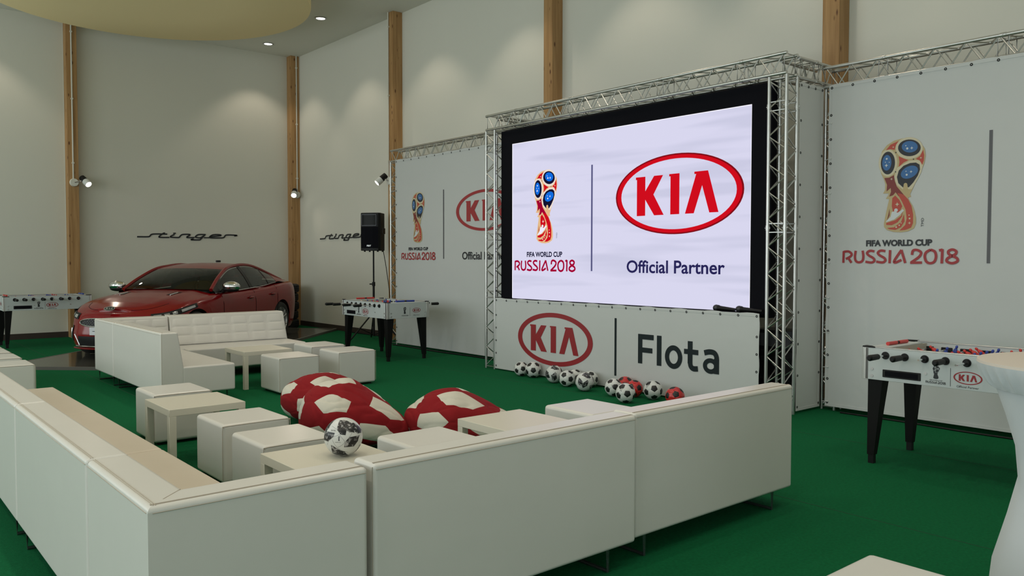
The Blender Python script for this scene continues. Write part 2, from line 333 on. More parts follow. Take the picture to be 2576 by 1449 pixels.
# trophy emblem, traced in a 1003 x 1449 frame (y down)
def el(cx, cy, rx, ry, rot, n=28):
    r = radians(rot); return [(cx+rx*cos(a)*cos(r)-ry*sin(a)*sin(r), cy+rx*cos(a)*sin(r)+ry*sin(a)*cos(r)) for a in [2*pi*i/n for i in range(n)]]
def star(cx, cy, r): return [(cx+(r if i % 2 == 0 else r*.35)*cos(pi*i/4), cy+(r if i % 2 == 0 else r*.35)*sin(pi*i/4)) for i in range(8)]
def dot(cx, cy, r): return [(cx+r*cos(pi*i/4), cy+r*sin(pi*i/4)) for i in range(8)]
GOLD, CREAM, BLACKC, BLUE, ORANGE, BROWN, WHITEC = range(7)
EMB = [(GOLD, [(510, 68), (640, 82), (740, 140), (805, 240), (820, 340), (800, 450), (755, 560), (700, 670), (655, 770), (630, 820), (618, 850), (632, 888), (600, 888), (590, 900), (625, 960), (655, 1010), (685, 1090), (705, 1180), (705, 1260), (680, 1320), (600, 1360), (500, 1372), (400, 1365), (300, 1335), (258, 1290), (255, 1240), (275, 1130), (300, 1010), (318, 930), (322, 900), (275, 893), (305, 855), (318, 820), (235, 818), (262, 770), (265, 690), (240, 610), (200, 530), (174, 420), (175, 320), (210, 220), (280, 140), (380, 88)]),
 (CREAM, el(592, 212, 190, 148, 14)), (CREAM, el(297, 392, 134, 190, -4)), (CREAM, [(600, 385), (730, 390), (785, 460), (765, 560), (700, 680), (640, 780), (520, 780), (430, 710), (390, 600), (430, 470)]),
 (ORANGE, [(265, 212), (330, 140), (450, 98), (408, 150), (390, 218), (330, 202)]), (ORANGE, [(448, 312), (520, 350), (585, 378), (520, 405), (452, 462), (462, 390)]), (ORANGE, [(785, 255), (800, 330), (797, 400), (775, 460), (745, 400), (688, 370), (745, 335)]),
 (BLACKC, el(595, 210, 158, 114, 12)), (BLACKC, el(297, 393, 102, 160, -2)), (BLACKC, [(690, 420), (740, 452), (748, 520), (720, 600), (660, 690), (600, 752), (520, 752), (450, 685), (430, 600), (455, 510), (520, 450), (610, 420)]),
 (BLUE, el(600, 196, 112, 78, 12)), (BLUE, el(282, 388, 66, 110, 0)), (BLUE, el(602, 545, 122, 82, -20)),
 (GOLD, dot(552, 715, 27)), (GOLD, [(528, 715), (578, 715), (590, 790), (515, 790)]),
 (BROWN, [(250, 600), (320, 600), (388, 568), (400, 650), (430, 730), (480, 790), (530, 850), (460, 870), (415, 810), (380, 850), (325, 866), (350, 800), (345, 745), (285, 792), (292, 700)]),
 (ORANGE, [(440, 820), (530, 850), (590, 915), (640, 1010), (665, 1130), (665, 1250), (640, 1310), (560, 1340), (480, 1346), (560, 1270), (577, 1180), (560, 1060), (510, 950), (470, 880)]),
 (ORANGE, [(370, 890), (410, 855), (470, 920), (512, 1010), (480, 1075), (440, 1105), (385, 1090), (365, 1000)]),
 (WHITEC, dot(425, 1062, 27)), (WHITEC, [(365, 1085), (400, 1075), (450, 1098), (520, 1050), (540, 1070), (480, 1130), (400, 1192), (288, 1224), (288, 1210), (350, 1150)]),
 (ORANGE, [(288, 1236), (420, 1200), (500, 1140), (518, 1080), (512, 1150), (450, 1230), (370, 1268), (290, 1262)]),
 (ORANGE, [(300, 1306), (400, 1300), (500, 1230), (538, 1120), (548, 1220), (500, 1300), (420, 1336), (340, 1326)]),
 (BROWN, [(332, 1035), (336, 1130), (298, 1200), (318, 1120)]),
 (WHITEC, star(630, 216, 24)), (WHITEC, dot(568, 216, 16)), (WHITEC, dot(548, 176, 8)), (WHITEC, dot(281, 333, 14)), (WHITEC, star(277, 426, 28)), (WHITEC, dot(262, 379, 7)), (WHITEC, dot(318, 384, 7)),
 (WHITEC, dot(567, 578, 15)), (WHITEC, star(627, 540, 22)), (WHITEC, star(557, 530, 13)), (CREAM, star(372, 178, 16)), (CREAM, star(757, 362, 18)), (CREAM, star(355, 622, 20)), (CREAM, star(442, 980, 32)),
 (CREAM, dot(434, 1298, 13)), (CREAM, dot(476, 1273, 11)), (CREAM, dot(503, 1243, 8)), (CREAM, star(618, 1247, 22)), (CREAM, dot(619, 1184, 13)), (CREAM, dot(611, 1137, 9)), (BLACKC, dot(410, 256, 9)), (BLACKC, dot(410, 525, 9)), (BLACKC, dot(657, 372, 9))]
def add_emblem(mb, cx, cy, w, h, z=.001, dz=.0004, mode='full', base=0):
    sx = w/648; sy = h/1304
    for i, (mi, pts) in enumerate(EMB):
        if mode == 'mono':
            if mi not in (GOLD, BLACKC, CREAM): continue
            if mi == CREAM and i > 5: continue
            mi = 0 if mi != CREAM else 1
        elif mode == 'small' and i > 20: continue
        P = [(cx+(p[0]-497)*sx, cy-(p[1]-720)*sy) for p in pts]
        add_poly(mb, P, z+dz*(i+1)*.17, mi+base)
EMB_BAN = ['print_gold', 'print_cream', 'print_navy', 'print_blue', 'print_orange', 'print_brown', 'print_white']
EMB_SCR = ['s_gold', 's_cream', 's_black', 's_blue', 's_red', 's_crim', 's_pale']
def add_town(mb, x0, x1, y0, y1, z=.001, mi=0):
    """stylised host and year line, strokes traced in a 2352 x 275 frame (y down)"""
    W = 50
    S = [[(125, 568), (130, 335)], [(130, 350), (240, 345), (308, 400), (270, 450), (180, 492)], [(220, 455), (305, 568)],
         [(395, 333), (380, 450), (400, 530), (465, 562), (540, 535), (562, 450), (545, 333)],
         [(795, 352), (700, 340), (640, 380), (680, 430), (770, 480), (800, 530), (740, 568), (610, 550)],
         [(1023, 352), (928, 340), (868, 380), (908, 430), (998, 480), (1028, 530), (968, 568), (838, 550)],
         [(1122, 333), (1115, 585)], [(1352, 335), (1215, 530), (1232, 572), (1355, 522)], [(1350, 335), (1432, 583)],
         [(1562, 432), (1582, 352), (1660, 342), (1738, 390), (1700, 470), (1545, 575)], [(1530, 577), (1758, 577)],
         [(1920, 342), (1835, 390), (1812, 470), (1845, 560), (1920, 590), (1995, 560), (2025, 470), (2000, 380), (1920, 342)],
         [(2080, 358), (2145, 345)], [(2142, 335), (2135, 597)],
         [(2325, 462), (2262, 425), (2255, 375), (2325, 347), (2395, 378), (2388, 425), (2325, 462)], [(2325, 462), (2240, 505), (2230, 560), (2325, 593), (2420, 560), (2412, 505), (2325, 462)]]
    for k_, st in enumerate(S):
        st = [(x, y-(x-1270)*.012) for x, y in st]
        add_stroke(mb, [(x0+(p[0]-98)/2352*(x1-x0), y1-(p[1]-325)/275*(y1-y0)) for p in st], W/2352*(x1-x0), z+.0002*k_*min(1, (x1-x0)), mi, 5 if len(st) > 3 else 0)

# ------------------------------------------------------------------ room shell
def struct(name, mb, m, parent=None, **k): return tag(mb.obj(name, m, parent, **k), kind='structure')
struct('floor', MB().box(WL-.3, WX+.3, WB-.3, WY+.3, -.12, 0), M['carpet'])
fl = bpy.data.objects['floor']
mb = MB()
for x in (-3.5, -1.5, .55, 2.75, 4.95, 6.95): mb.box(x-.003, x+.003, WB, WY, 0, .0012)
for y in (-2., 16.6): mb.box(WL, WX, y-.003, y+.003, 0, .0012)
link('carpet_joint', mb.mesh('carpet_joint', M['carpet_joint']), None, fl)
struct('ceiling', MB().box(WL-.3, WX+.3, WB-.3, WY+.3, CZ, CZ+.2), M['ceil'])
struct('wall_right', MB().box(WX, WX+.2, WB-.3, WY+.3, 0, CZ), M['wall'])
struct('wall_far', MB().box(WL-.3, WX, WY, WY+.2, 0, CZ), M['wall'])
mb = MB(); mb.box(WL-.3, WX, WB-.2, WB, 0, .6).box(WL-.3, WX, WB-.2, WB, 4.6, CZ)
ex = [WL-.3]+[v for wx, hw in FILLWIN for v in (wx-hw, wx+hw)]+[WX]
for i in range(0, len(ex), 2): mb.box(ex[i], ex[i+1], WB-.2, WB, .6, 4.6)
struct('wall_back', mb, M['wall'])
for i, (wx, hw) in enumerate(FILLWIN):  # made-up windows around the added fill lamps
    w = thing('window_%d' % (i+11), None, None, (wx, WB-.1, .6)); w['kind'] = 'structure'; mb = MB()
    mb.box(-hw, hw, -.04, .04, 0, .07).box(-hw, hw, -.04, .04, 3.93, 4.0)
    for x in (-hw, -.035, hw-.07): mb.box(x, x+.07, -.04, .04, .07, 3.93)
    mb.obj('window_frame', M['winframe'], w)
    MB().box(-hw+.07, -.035, -.006, .006, .07, 3.93).obj('pane', M['winglass'], w); MB().box(.035, hw-.07, -.006, .006, .07, 3.93).obj('pane', M['winglass'], w)
mb = MB(); Z0, Z1 = .55, 5.35
mb.box(WL-.2, WL, WB, WY, 0, Z0).box(WL-.2, WL, WB, WY, Z1, CZ)
ed = [WB]+[v for wy, hw in WINDOWS for v in (wy-hw, wy+hw)]+[WY]
for i in range(0, len(ed), 2): mb.box(WL-.2, WL, ed[i], ed[i+1], Z0, Z1)
struct('wall_left', mb, M['wall'])
for i, (wy, hw) in enumerate(WINDOWS):
    w = thing('window_%d' % (i+1), None, None, (WL-.1, wy, Z0)); w['kind'] = 'structure'
    mb = MB(); h = Z1-Z0
    mb.box(-.04, .04, -hw, hw, 0, .07).box(-.04, .04, -hw, hw, h-.07, h)
    for y in (-hw, -.035, hw-.07): mb.box(-.04, .04, y, y+.07, .07, h-.07)
    mb.obj('window_frame', M['winframe'], w)
    MB().box(-.006, .006, -hw+.07, -.035, .07, h-.07).obj('pane', M['winglass'], w)
    MB().box(-.006, .006, .035, hw-.07, .07, h-.07).obj('pane', M['winglass'], w)
struct('baseboard_right', MB().box(WX-.02, WX, WB, WY-.22, 0, .115), M['base'])
struct('baseboard_far', MB().box(WL, WX-.22, WY-.02, WY, 0, .115), M['base'])
# glulam columns
CW, CD = .20, .22
cols = [('column', (8.63, 14.11-CW, 8.85, 14.11)), ('column', (8.63, 9.5-CW, 8.85, 9.5)), ('column', (8.63, 4.84-CW, 8.85, 4.84)), ('column', (8.63, 18.53, 8.85, 18.75)), ('column', (3.79, 18.53, 3.99, 18.75)), ('column', (8.63, .05, 8.85, .25)), ('column', (-1.2, 18.53, -1., 18.75))]
for nme, (x0, y0, x1, y1) in cols:
    o = MB().rbox(x0-(x0+x1)/2, x1-(x0+x1)/2, y0-(y0+y1)/2, y1-(y0+y1)/2, 0, CZ, .004, 1).obj('column', M['wood'], loc=((x0+x1)/2, (y0+y1)/2, 0)); o['kind'] = 'structure'
    # pale shadow-gap trim down each side of the column
    g = MB()
    if x0 > 8: g.box(.103, .11, -.108, -.102, 0, CZ).box(.103, .11, .102, .108, 0, CZ)
    else: g.box(-.108, -.102, .103, .11, 0, CZ).box(.102, .108, .103, .11, 0, CZ)
    g.obj('edge_trim', M['wall'], o)
# round fabric canopy under the ceiling
t = thing('ceiling_canopy', 'large round cream fabric canopy hanging under the grey ceiling', 'canopy', (4.39, 15.12, 6.16))
MB().lathe([(0, 0), (1.4, 0), (2.74, 0), (2.765, .012), (2.775, .04)], 96).obj('fabric_panel', M['disc'], t)
MB().lathe([(2.775, .04), (2.775, .26), (2.7, .28), (0, .28)], 96).obj('canopy_rim', M['disc'], t)
for a in range(4):
    x, y = 2.0*cos(a*pi/2+.6), 2.0*sin(a*pi/2+.6); MB().cyl((x, y, .27), (x, y, CZ-6.16), .01, n=6).obj('hanger', M['darkmetal'], t)
# recessed downlights
proto = None
for i, p in enumerate(DOWN+DOWN2):
    if proto is None:
        proto = thing('downlight', 'x', 'ceiling light', (p[0], p[1], CZ), group='recessed ceiling downlights')
        MB().lathe([(.085, 0), (.118, -.004), (.122, -.012), (.10, -.016), (.085, -.006)], 24).obj('trim_ring', M['silver'], proto)
        MB().lathe([(0, -.008), (.088, -.008)], 24).obj('lens', M['lampdisc'], proto); o = proto
    else:
        o = copy_tree(proto); o.location = (p[0], p[1], CZ)
    o['label'] = {0: 'round recessed downlight glowing in the ceiling, the one nearer the room corner', 1: 'round recessed downlight glowing in the ceiling, right of the round canopy edge'}.get(i, 'round recessed downlight in the ceiling beyond the top of the picture')

# ------------------------------------------------------------------ wall spotlights with conduits
def wall_spot(label, base, off, aim, face):
    """base = point on the column face; off = lamp centre offset; aim = beam direction"""
    t = thing('wall_spotlight', label, 'spotlight', base, 0, 'wall spotlights on the columns')
    n = Vector(face)
    b0 = Vector((0, 0, 0)); b1 = n*.05
    MB().cyl(b0, b1, .085, .075, 20).obj('mounting_plate', M['wall'], t)
    c = Vector(off); d = Vector(aim).normalized()
    MB().cyl(b1, c-d*.06, .014, n=8).obj('bracket', M['silver'], t)
    MB().cyl(c-d*.15, c-d*.02, .058, .064, 20).obj('lamp_body', M['black'], t)
    MB().lathe([(.066, -.02), (.070, .0), (.070, .10), (.060, .10), (.058, .085)], 24).obj('lamp_shade', M['fwhite'], t, loc=c, rot=d.to_track_quat('Z', 'Y').to_euler())
    MB().lathe([(0, .075), (.03, .078), (.058, .085)], 20).obj('bulb', M['lamp'], t, loc=c, rot=d.to_track_quat('Z', 'Y').to_euler())
    l = spot(Vector(base)+c+d*.11, 22, 100, .6, rad=.04); l.rotation_euler = d.to_track_quat('-Z', 'Y').to_euler()
    return t
wall_spot('white and black spotlight on the wooden column left of the red car', (3.90, 18.53, 3.17), (.20, -.10, .02), (.25, -.55, -.45), (0, -1, 0))
wall_spot('white and black spotlight on the corner column behind the red car', (8.76, 18.53, 3.17), (-.12, -.12, .02), (-.35, -.55, -.45), (0, -1, 0))
wall_spot('white and black spotlight beside the wooden column above the black loudspeaker', (8.63, 14.02, 3.17), (-.16, .12, .02), (-.55, .15, -.50), (-1, 0, 0))
def conduit(label, x, y, z0, z1):
    o = MB().cyl((0, 0, z0), (0, 0, z1), .014, n=8).obj('conduit', M['wall'], loc=(x, y, 0)); tag(o, label, 'conduit', 'white conduits on the wooden columns')
    m = MB()
    for z in (z0+.35, (z0+z1)/2, z1-.3): m.box(-.02, .02, -.02, .02, z, z+.03)
    m.obj('pipe_clip', M['wall'], o)
conduit('white conduit running down the wooden column left of the red car', 3.885, 18.51, 3.2, CZ)
conduit('white conduit running down the wooden column in the room corner', 8.765, 18.51, 3.2, CZ)
conduit('white conduit running down the wooden column above the loudspeaker', 8.61, 14.06, 3.2, CZ)

# ------------------------------------------------------------------ stinger script on the walls
STING = [[(-.003, -.012), (.215, -.008), (.26, .007), (.324, .052), (.625, .057)], [(.579, .08), (.538, .069), (.45, -.004), (.505, -.017), (.67, -.014)], [(.783, .055), (.689, -.004), (.857, -.014)], [(.755, .078), (.811, .08)],
 [(.857, -.014), (.885, -.006), (.952, .054), (1.123, .057), (1.046, -.008), (1.218, -.007)], [(1.471, .064), (1.315, .061), (1.247, .02), (1.256, -.004), (1.353, -.009), (1.451, .054)], [(1.451, .059), (1.352, -.046), (1.314, -.059), (1.14, -.059), (1.198, -.039)],
 [(1.431, -.008), (1.549, -.005)], [(1.578, .017), (1.807, .046), (1.788, .068), (1.648, .063), (1.569, .022), (1.588, -.008), (1.847, -.006)], [(1.847, -.006), (1.897, .013), (1.949, .064), (2.193, .06), (2.132, .045)]]
def script_sign(label, mw):
    m = MB()
    for i, st in enumerate(STING):
        def w(t, st=st): return .030 if len(st) > 2 else .026
        add_stroke(m, [(p[0], p[1]) for p in st], w, .004+.0006*i, 0, 5)
    o = m.obj('wall_lettering', M['print_black']); o.matrix_world = mw
    s = o.modifiers.new('solid', 'SOLIDIFY'); s.thickness = .006; s.offset = 0
    tag(o, label, 'lettering')
script_sign('black slanted script wordmark on the wall above the red car', frame((5.159, WY-.004, 2.105), (1, 0, 0), (0, 0, 1)))
script_sign('black slanted script wordmark on the wall partly behind the loudspeaker', frame((WX-.004, 17.485, 2.095), (0, -1, 0), (0, 0, 1), 1.0))

# ------------------------------------------------------------------ aluminium trusses
TS = .20; TR = .0185; BR = .0068; PITCH_T = .15
_chord = {}; _br = {}
def truss(label, p0, axis, L, group='aluminium truss pieces', s=TS, couplers=()):
    """p0 = centre of the start end; runs along +axis"""
    t = thing('truss', label, 'truss', p0, 0, group)
    t.rotation_euler = {'x': (0, 0, 0), 'y': (0, 0, pi/2), 'z': (0, -pi/2, 0)}[axis]
    h = s/2
    k = round(L, 3)
    if k not in _chord: _chord[k] = MB().cyl((0, 0, 0), (L, 0, 0), TR, n=12).mesh('chord', M['alu'])
    for y in (-h, h):
        for z in (-h, h): link('chord', _chord[k], None, t, loc=(0, y, z))
    n = max(2, round(L/PITCH_T)); n += n % 2; p = (L-.08)/n; kk = round(p, 4)
    if kk not in _br:
        d = sqrt(p*p+s*s); _br[kk] = MB().cyl((0, 0, -d/2), (0, 0, d/2), BR, n=6, caps=False).mesh('brace', M['alu'])
    ang = atan2(p, s)
    for f in range(4):
        for i in range(n):
            sg = 1 if (i+f//2) % 2 else -1; x = .04+(i+.5)*p
            if f == 0: link('brace', _br[kk], None, t, loc=(x, -h, 0), rot=(0, sg*ang, 0))
            elif f == 1: link('brace', _br[kk], None, t, loc=(x, h, 0), rot=(0, sg*ang, 0))
            else: link('brace', _br[kk], None, t, loc=(x, 0, -h if f == 2 else h), rot=(pi/2, 0, sg*ang))
    kf = ('f', s)
    if kf not in _br:
        m = MB()
        m.tube([(0, -h, -h), (0, h, -h), (0, h, h), (0, -h, h)], BR, 6, closed=True); _br[kf] = m.mesh('cross_frame', M['alu'])
    for x in [.03, L-.03]+list(couplers)+[c+.09 for c in couplers]: link('cross_frame', _br[kf], None, t, loc=(x, 0, 0))
    for c in couplers:
        for y in (-h, h):
            for z in (-h, h):
                MB().cyl((c+.02, y, z), (c+.07, y, z), TR+.004, n=12).cyl((c+.045, y-.03, z), (c+.045, y+.03, z), .005, n=6).obj('coupler', M['alu'], t)
    return t
XF, ZT = 7.60, 3.60          # centre of the front frame trusses
YL, YR = 9.41, 4.685
XB, ZB = 8.32, 3.56          # centre of the banner trusses
truss('vertical silver truss at the left side of the big screen', (XF, YL, 0), 'z', 3.50, couplers=(1.05, 1.9, 3.2))
truss('vertical silver truss at the right side of the big screen', (XF, YR, 0), 'z', 3.50, couplers=(1.9, 3.15))
truss('long silver truss across the top of the big screen', (XF, YR-.1, ZT+.02), 'y', YL-YR+.2, couplers=(.5, 1.6, 3.1, 4.2))
truss('short silver truss from the screen frame back to the right banner frame', (XF+.12, YR, ZT), 'x', XB-XF-.02, couplers=(.3,))
truss('short silver truss from the screen frame back to the left banner frame', (XF+.12, YL, ZT), 'x', XB-XF-.02, couplers=(.3,))
truss('slim vertical silver truss at the left edge of the left banner', (XB, 13.25, 0), 'z', 3.46, couplers=(1.2, 2.9))
truss('silver truss along the top of the left banner', (XB, YL+.12, ZB), 'y', 13.35-YL-.12, couplers=(1.2, 3.2))
truss('slim vertical silver truss between the side panel and the right banner', (XB, 4.50, 0), 'z', 3.46, s=.14, couplers=(2.9,))
truss('silver truss along the top of the right banner', (XB, .6, ZB), 'y', 4.60-.6, couplers=(.9, 2.2, 3.3))
truss('vertical silver truss at the far right end of the right banner, outside the picture', (XB, .5, 0), 'z', 3.66)

# ------------------------------------------------------------------ banners
def banner(label, mw, w, h, mt, tops, sides, bottoms=0, wob=.004, seed=0, holes_mat='black'):
    """local x right, y up, z toward the viewer, origin at the bottom left corner"""
    t = thing('banner', label, 'banner'); t.matrix_world = mw
    def fn(u, v):
        x = u*w; y = v*h; e = min(u, 1-u, v, 1-v)
        return (x+.006*sin(pi*v*sides+.5)*(1 if u in (0, 1) else 0), y+(.008*sin(pi*u*max(tops-1, 1)) if v == 1 else 0), .0)
    MB().grid(fn, 60, 40, 0, True, flip=True).obj('fabric_sheet', mt, t)
    hem = MB()
    hem.box(0, w, 0, .03, .0, .003).box(0, w, h-.03, h, .0, .003).box(0, .03, .03, h-.03, .0, .003).box(w-.03, w, .03, h-.03, .0, .003)
    hem.obj('hem', mt, t)
    em = MB().lathe([(.005, .003), (.008, .006), (.011, .006), (.014, .003)], 12).mesh('eyelet', M['black' if holes_mat == 'black' else 'silver'])
    em2 = MB().lathe([(0, .0035), (.008, .0035)], 10)
    pts = [(.03+(w-.06)*i/(tops-1), h-.028) for i in range(tops)]
    pts += [(.026, .04+(h-.1)*i/sides) for i in range(sides)]+[(w-.026, .04+(h-.1)*i/sides) for i in range(sides)]
    for p in pts: link('eyelet', em, None, t, loc=(p[0], p[1], 0))
    return t
BX = 7.485
def FY(x, y, z): return frame((x, y, z), (0, -1, 0), (0, 0, 1))     # on a plane facing -X
ban = banner('white banner under the big screen with red oval logo and dark lettering', FY(BX, 9.28, .02), 9.28-4.86, 1.028, M['pvc'], 20, 5)
m = MB(); add_oval_logo(m, 9.28-8.022, .515, .737, .004, 0, .97, None, (.878, .418)); m.obj('oval_logo', M['red_vinyl'], ban)
MB().box(9.28-6.91, 9.28-6.878, .15, .868, .003, .0045).obj('divider_line', M['slate'], ban)
m = MB()
def FL(x): return 9.28-x
# heavy sans letters
y0, y1 = .325, .69
y0, y1 = .345, .70
x = FL(6.525); m.box(x, x+.066, y0, y1, .003, .0045); m.box(x+.066, x+.24, y1-.062, y1, .003, .0045); m.box(x+.066, x+.222, y0+.135, y0+.195, .003, .0045)
x = FL(6.234); m.box(x, x+.068, y0, y1, .003, .0045)
add_ring(m, FL(5.986), .467, .126, .137, .064, .078, .0045, 0, 40)
x = FL(5.783); m.box(x, x+.066, .415, .67, .003, .0045); m.box(x-.052, x, .52, .578, .003, .0045); m.box(x+.066, x+.146, .52, .578, .003, .0045)
add_stroke(m, [(x+.033, .43), (x+.045, .385), (x+.08, .362), (x+.143, .366)], .062, .0048, 0, 6)
x = FL(5.424); m.box(x, x+.067, .333, .50, .003, .0045)
add_stroke(m, [(x-.130, .555), (x-.06, .572), (x+.005, .563), (x+.034, .52), (x+.034, .47)], .060, .0049, 0, 6)
add_ring(m, x-.045, .415, .102, .087, .048, .036, .0047, 0, 36)
m.obj('lettering', M['slate'], ban)

HB = 3.42
banl = banner('tall white banner left of the screen with trophy emblem and half hidden oval logo', FY(8.185, 13.12, .04), 13.12-9.55, HB, M['pvc'], 15, 13)
def partner_print(b, x0w, Y, emb, fifa, town, line, oval, off, tm=None):
    """all given in wall coordinates (y right-to-left, z up); x0w = the y of the sheet's left edge"""
    X = lambda y: x0w-y
    Zs = lambda z: z-.04
    m = MB(); add_emblem(m, X(emb[0]), Zs(emb[1]), emb[2], emb[3], .004, .0005); m.obj('trophy_emblem', [M[k] for k in EMB_BAN], b)
    m = MB(); add_text(m, 'FIFA WORLD CUP', X(fifa[0]), X(fifa[1]), Zs(fifa[2]), Zs(fifa[3]), .005, 0, .048); m.obj('lettering', M['print_black'], b)
    m = MB(); add_town(m, X(town[0]), X(town[1]), Zs(town[2]), Zs(town[3]), .005); m.obj('lettering', M['print_red'], b)
    MB().box(X(line[0])-.014, X(line[0])+.014, Zs(line[1]), Zs(line[2]), .003, .0045).obj('divider_line', M['print_grey'], b)
    if oval: m = MB(); add_oval_logo(m, X(oval[0]), Zs(oval[1]), oval[2], .005, 0, .85); m.obj('oval_logo', M['print_red'], b)
    if off: m = MB(); add_text(m, 'Official Partner', X(off[0]), X(off[1]), Zs(off[2]), Zs(off[3]), .005, 0, .018); m.obj('lettering', M['print_black'], b)
    if tm:
        m = MB(); add_text(m, 'TMD', 0, .085, 0, .024, .005); o = m.obj('lettering', M['print_black'], b, loc=(X(tm[0]), Zs(tm[1]), 0), rot=(0, 0, pi/2))
partner_print(banl, 13.12, 0, (12.36, 2.365, .42, .91), (12.676, 12.043, 1.773, 1.831), (12.92, 11.809, 1.60, 1.735), (11.567, 1.623, 2.818), (10.41, 2.415, .79), (11.027, 9.85, 1.61, 1.74))
banr = banner('tall white banner on the right with trophy emblem above the table football', FY(8.185, 4.50, .05), 4.50-.55, HB-.01, M['pvc'], 18, 13)
partner_print(banr, 4.50, 0, (3.72, 2.345, .455, .93), (4.071, 3.417, 1.743, 1.808), (4.326, 3.169, 1.565, 1.71), (2.916, 1.576, 2.796), (1.75, 2.45, .79), (2.4, 1.1, 1.56, 1.70), (3.50, 1.93))
FX = lambda x, y, z: frame((x, y, z), (1, 0, 0), (0, 0, 1))
banner('narrow grey-white side banner between the screen frame and the right banner', FX(7.73, 4.575, .03), 8.185-7.73+.02, HB, M['pvc'], 4, 10)
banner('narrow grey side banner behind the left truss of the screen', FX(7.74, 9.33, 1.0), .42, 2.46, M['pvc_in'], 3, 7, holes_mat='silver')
m = MB()
for i in range(9):
    z = .09+i*.37; m.cyl((8.21, 4.55, z), (8.176, 4.475, z+.01), .004, n=5).cyl((8.176, 4.475, z+.01), (8.178, 4.46, z+.01), .006, n=6)
tag(m.obj('cable_ties', M['fwhite']), 'white cable ties lacing the right banner to its slim truss', 'cable tie')
m = MB(); m.tube(cat([(8.14, 4.30, .01), (8.15, 3.6, .01), (8.12, 3.0, .01), (8.15, 2.3, .01), (8.12, 1.6, .01), (8.14, .7, .01)], 8), .009, 6)
tag(m.obj('power_cable', M['black']), 'black cable lying on the carpet along the foot of the right banner', 'cable')
m = MB(); m.tube(cat([(8.10, 9.7, .012), (8.14, 10.6, .012), (8.08, 11.6, .012), (8.12, 12.7, .012), (8.1, 13.1, .012)], 8), .011, 6)
tag(m.obj('power_cable', M['black']), 'black cable on the carpet along the foot of the left banner', 'cable')
m = MB(); m.tube(cat([(8.80, 14.25, .013), (8.805, 14.9, .013), (8.795, 15.6, .013), (8.80, 16.25, .013)], 8), .012, 6)
tag(m.obj('power_cable', M['black']), 'black cable on the floor along the brown baseboard behind the loudspeaker stand', 'cable')

# ------------------------------------------------------------------ LED screen
SX = 7.60
scr = thing('led_screen', 'large lit LED screen in a black surround with trophy emblem and red oval logo', 'screen', (0, 0, 0))
m = MB(); m.box(SX, SX+.10, 4.81, 9.28, 1.0, 1.052).box(SX, SX+.10, 4.81, 9.28, 3.278, 3.478).box(SX, SX+.10, 9.04, 9.28, 1.052, 3.278).box(SX, SX+.10, 4.81, 5.055, 1.052, 3.278)
m.obj('black_surround', M['blackfab'], scr)
MB().box(SX+.012, SX+.09, 5.055, 9.04, 1.052, 3.278).obj('display', M['s_white'], scr)
m = MB(); m.box(SX+.008, SX+.014, 5.055, 5.065, 1.06, 3.278).box(SX+.008, SX+.014, 5.055, 9.04, 3.270, 3.278).box(SX+.008, SX+.014, 9.032, 9.04, 1.06, 3.278); m.obj('bright_edge', M['s_edge'], scr)
MB().box(SX+.10, SX+.22, 5.0, 9.1, 1.0, 3.35).obj('cabinet_back', M['black'], scr)
m = MB()
for y in (5.2, 6.6, 8.0, 8.9): m.box(SX+.02, SX+.30, y-.04, y+.04, 0, 1.0)
m.obj('support_leg', M['darkmetal'], scr)
MB().box(SX-.10, SX+.10, 4.87, 9.27, 1.03, 1.044).obj('ledge', M['blackfab'], scr)
def scr_part(name, mbx, mats):
    o = mbx.obj(name, mats); o.matrix_world = FY(SX+.0115, 0, 0); o.parent = scr; o.matrix_parent_inverse = Matrix.Identity(4); return o
m = MB(); add_emblem(m, -8.335, 2.342, .485, 1.01, .001, .0005); scr_part('trophy_emblem', m, [M[k] for k in EMB_SCR])
m = MB(); add_text(m, 'FIFA WORLD CUP', -8.719, -7.992, 1.648, 1.722, .002, 0, .035); scr_part('lettering', m, M['s_black'])
m = MB(); add_town(m, -8.99, -7.732, 1.447, 1.607, .002); scr_part('lettering', m, M['s_crim'])
m = MB(); m.box(-7.452, -7.425, 1.464, 2.841, .001, .003); scr_part('divider_line', m, M['s_line'])
m = MB(); cx, cy, s = -6.0825, 2.384, .9365
add_ring(m, cx, cy, s, s*.503, s*.955, s*.467, .002, 1); add_ring(m, cx, cy, s*.975, s*.485, s*.90, s*.440, .003, 0)
for Lt in (K_, I_, A_): add_poly(m, [(cx+p[0]*s, cy+p[1]*s) for p in Lt], .003, 0)
scr_part('oval_logo', m, [M['s_red'], M['s_darkred']])
m = MB(); add_text(m, 'Official Partner', -6.832, -5.385, 1.45, 1.607, .002, 0, .018); scr_part('lettering', m, M['s_navy'])
m = MB(); add_text(m, 'TMD', 0, .08, 0, .021, .003); o = scr_part('lettering', m, M['s_navy']); o.matrix_world = FY(SX+.0115, 8.09, 1.90) @ Matrix.Rotation(pi/2, 4, 'Z')
# flight case and gear behind the frame
t = thing('flight_case', 'dark equipment cases behind the right truss of the screen', 'case', (8.10, 5.0, 0))
MB().rbox(-.18, .22, -.28, .55, .02, .62, .01, 2).obj('case_body', M['black'], t)
m = MB()
for z in (.12, .30, .50): m.box(-.19, -.18, -.25, .5, z, z+.05)
m.obj('rack_panel', M['darkmetal'], t)
t = thing('amplifier_rack', 'black amplifier with grey front standing on the dark equipment case', 'amplifier', (8.10, 4.95, .622))
MB().rbox(-.15, .2, -.2, .3, 0, .22, .006, 2).obj('housing', M['darkmetal'], t); MB().box(-.16, -.15, -.18, .28, .04, .18).obj('front_panel', M['print_grey'], t)
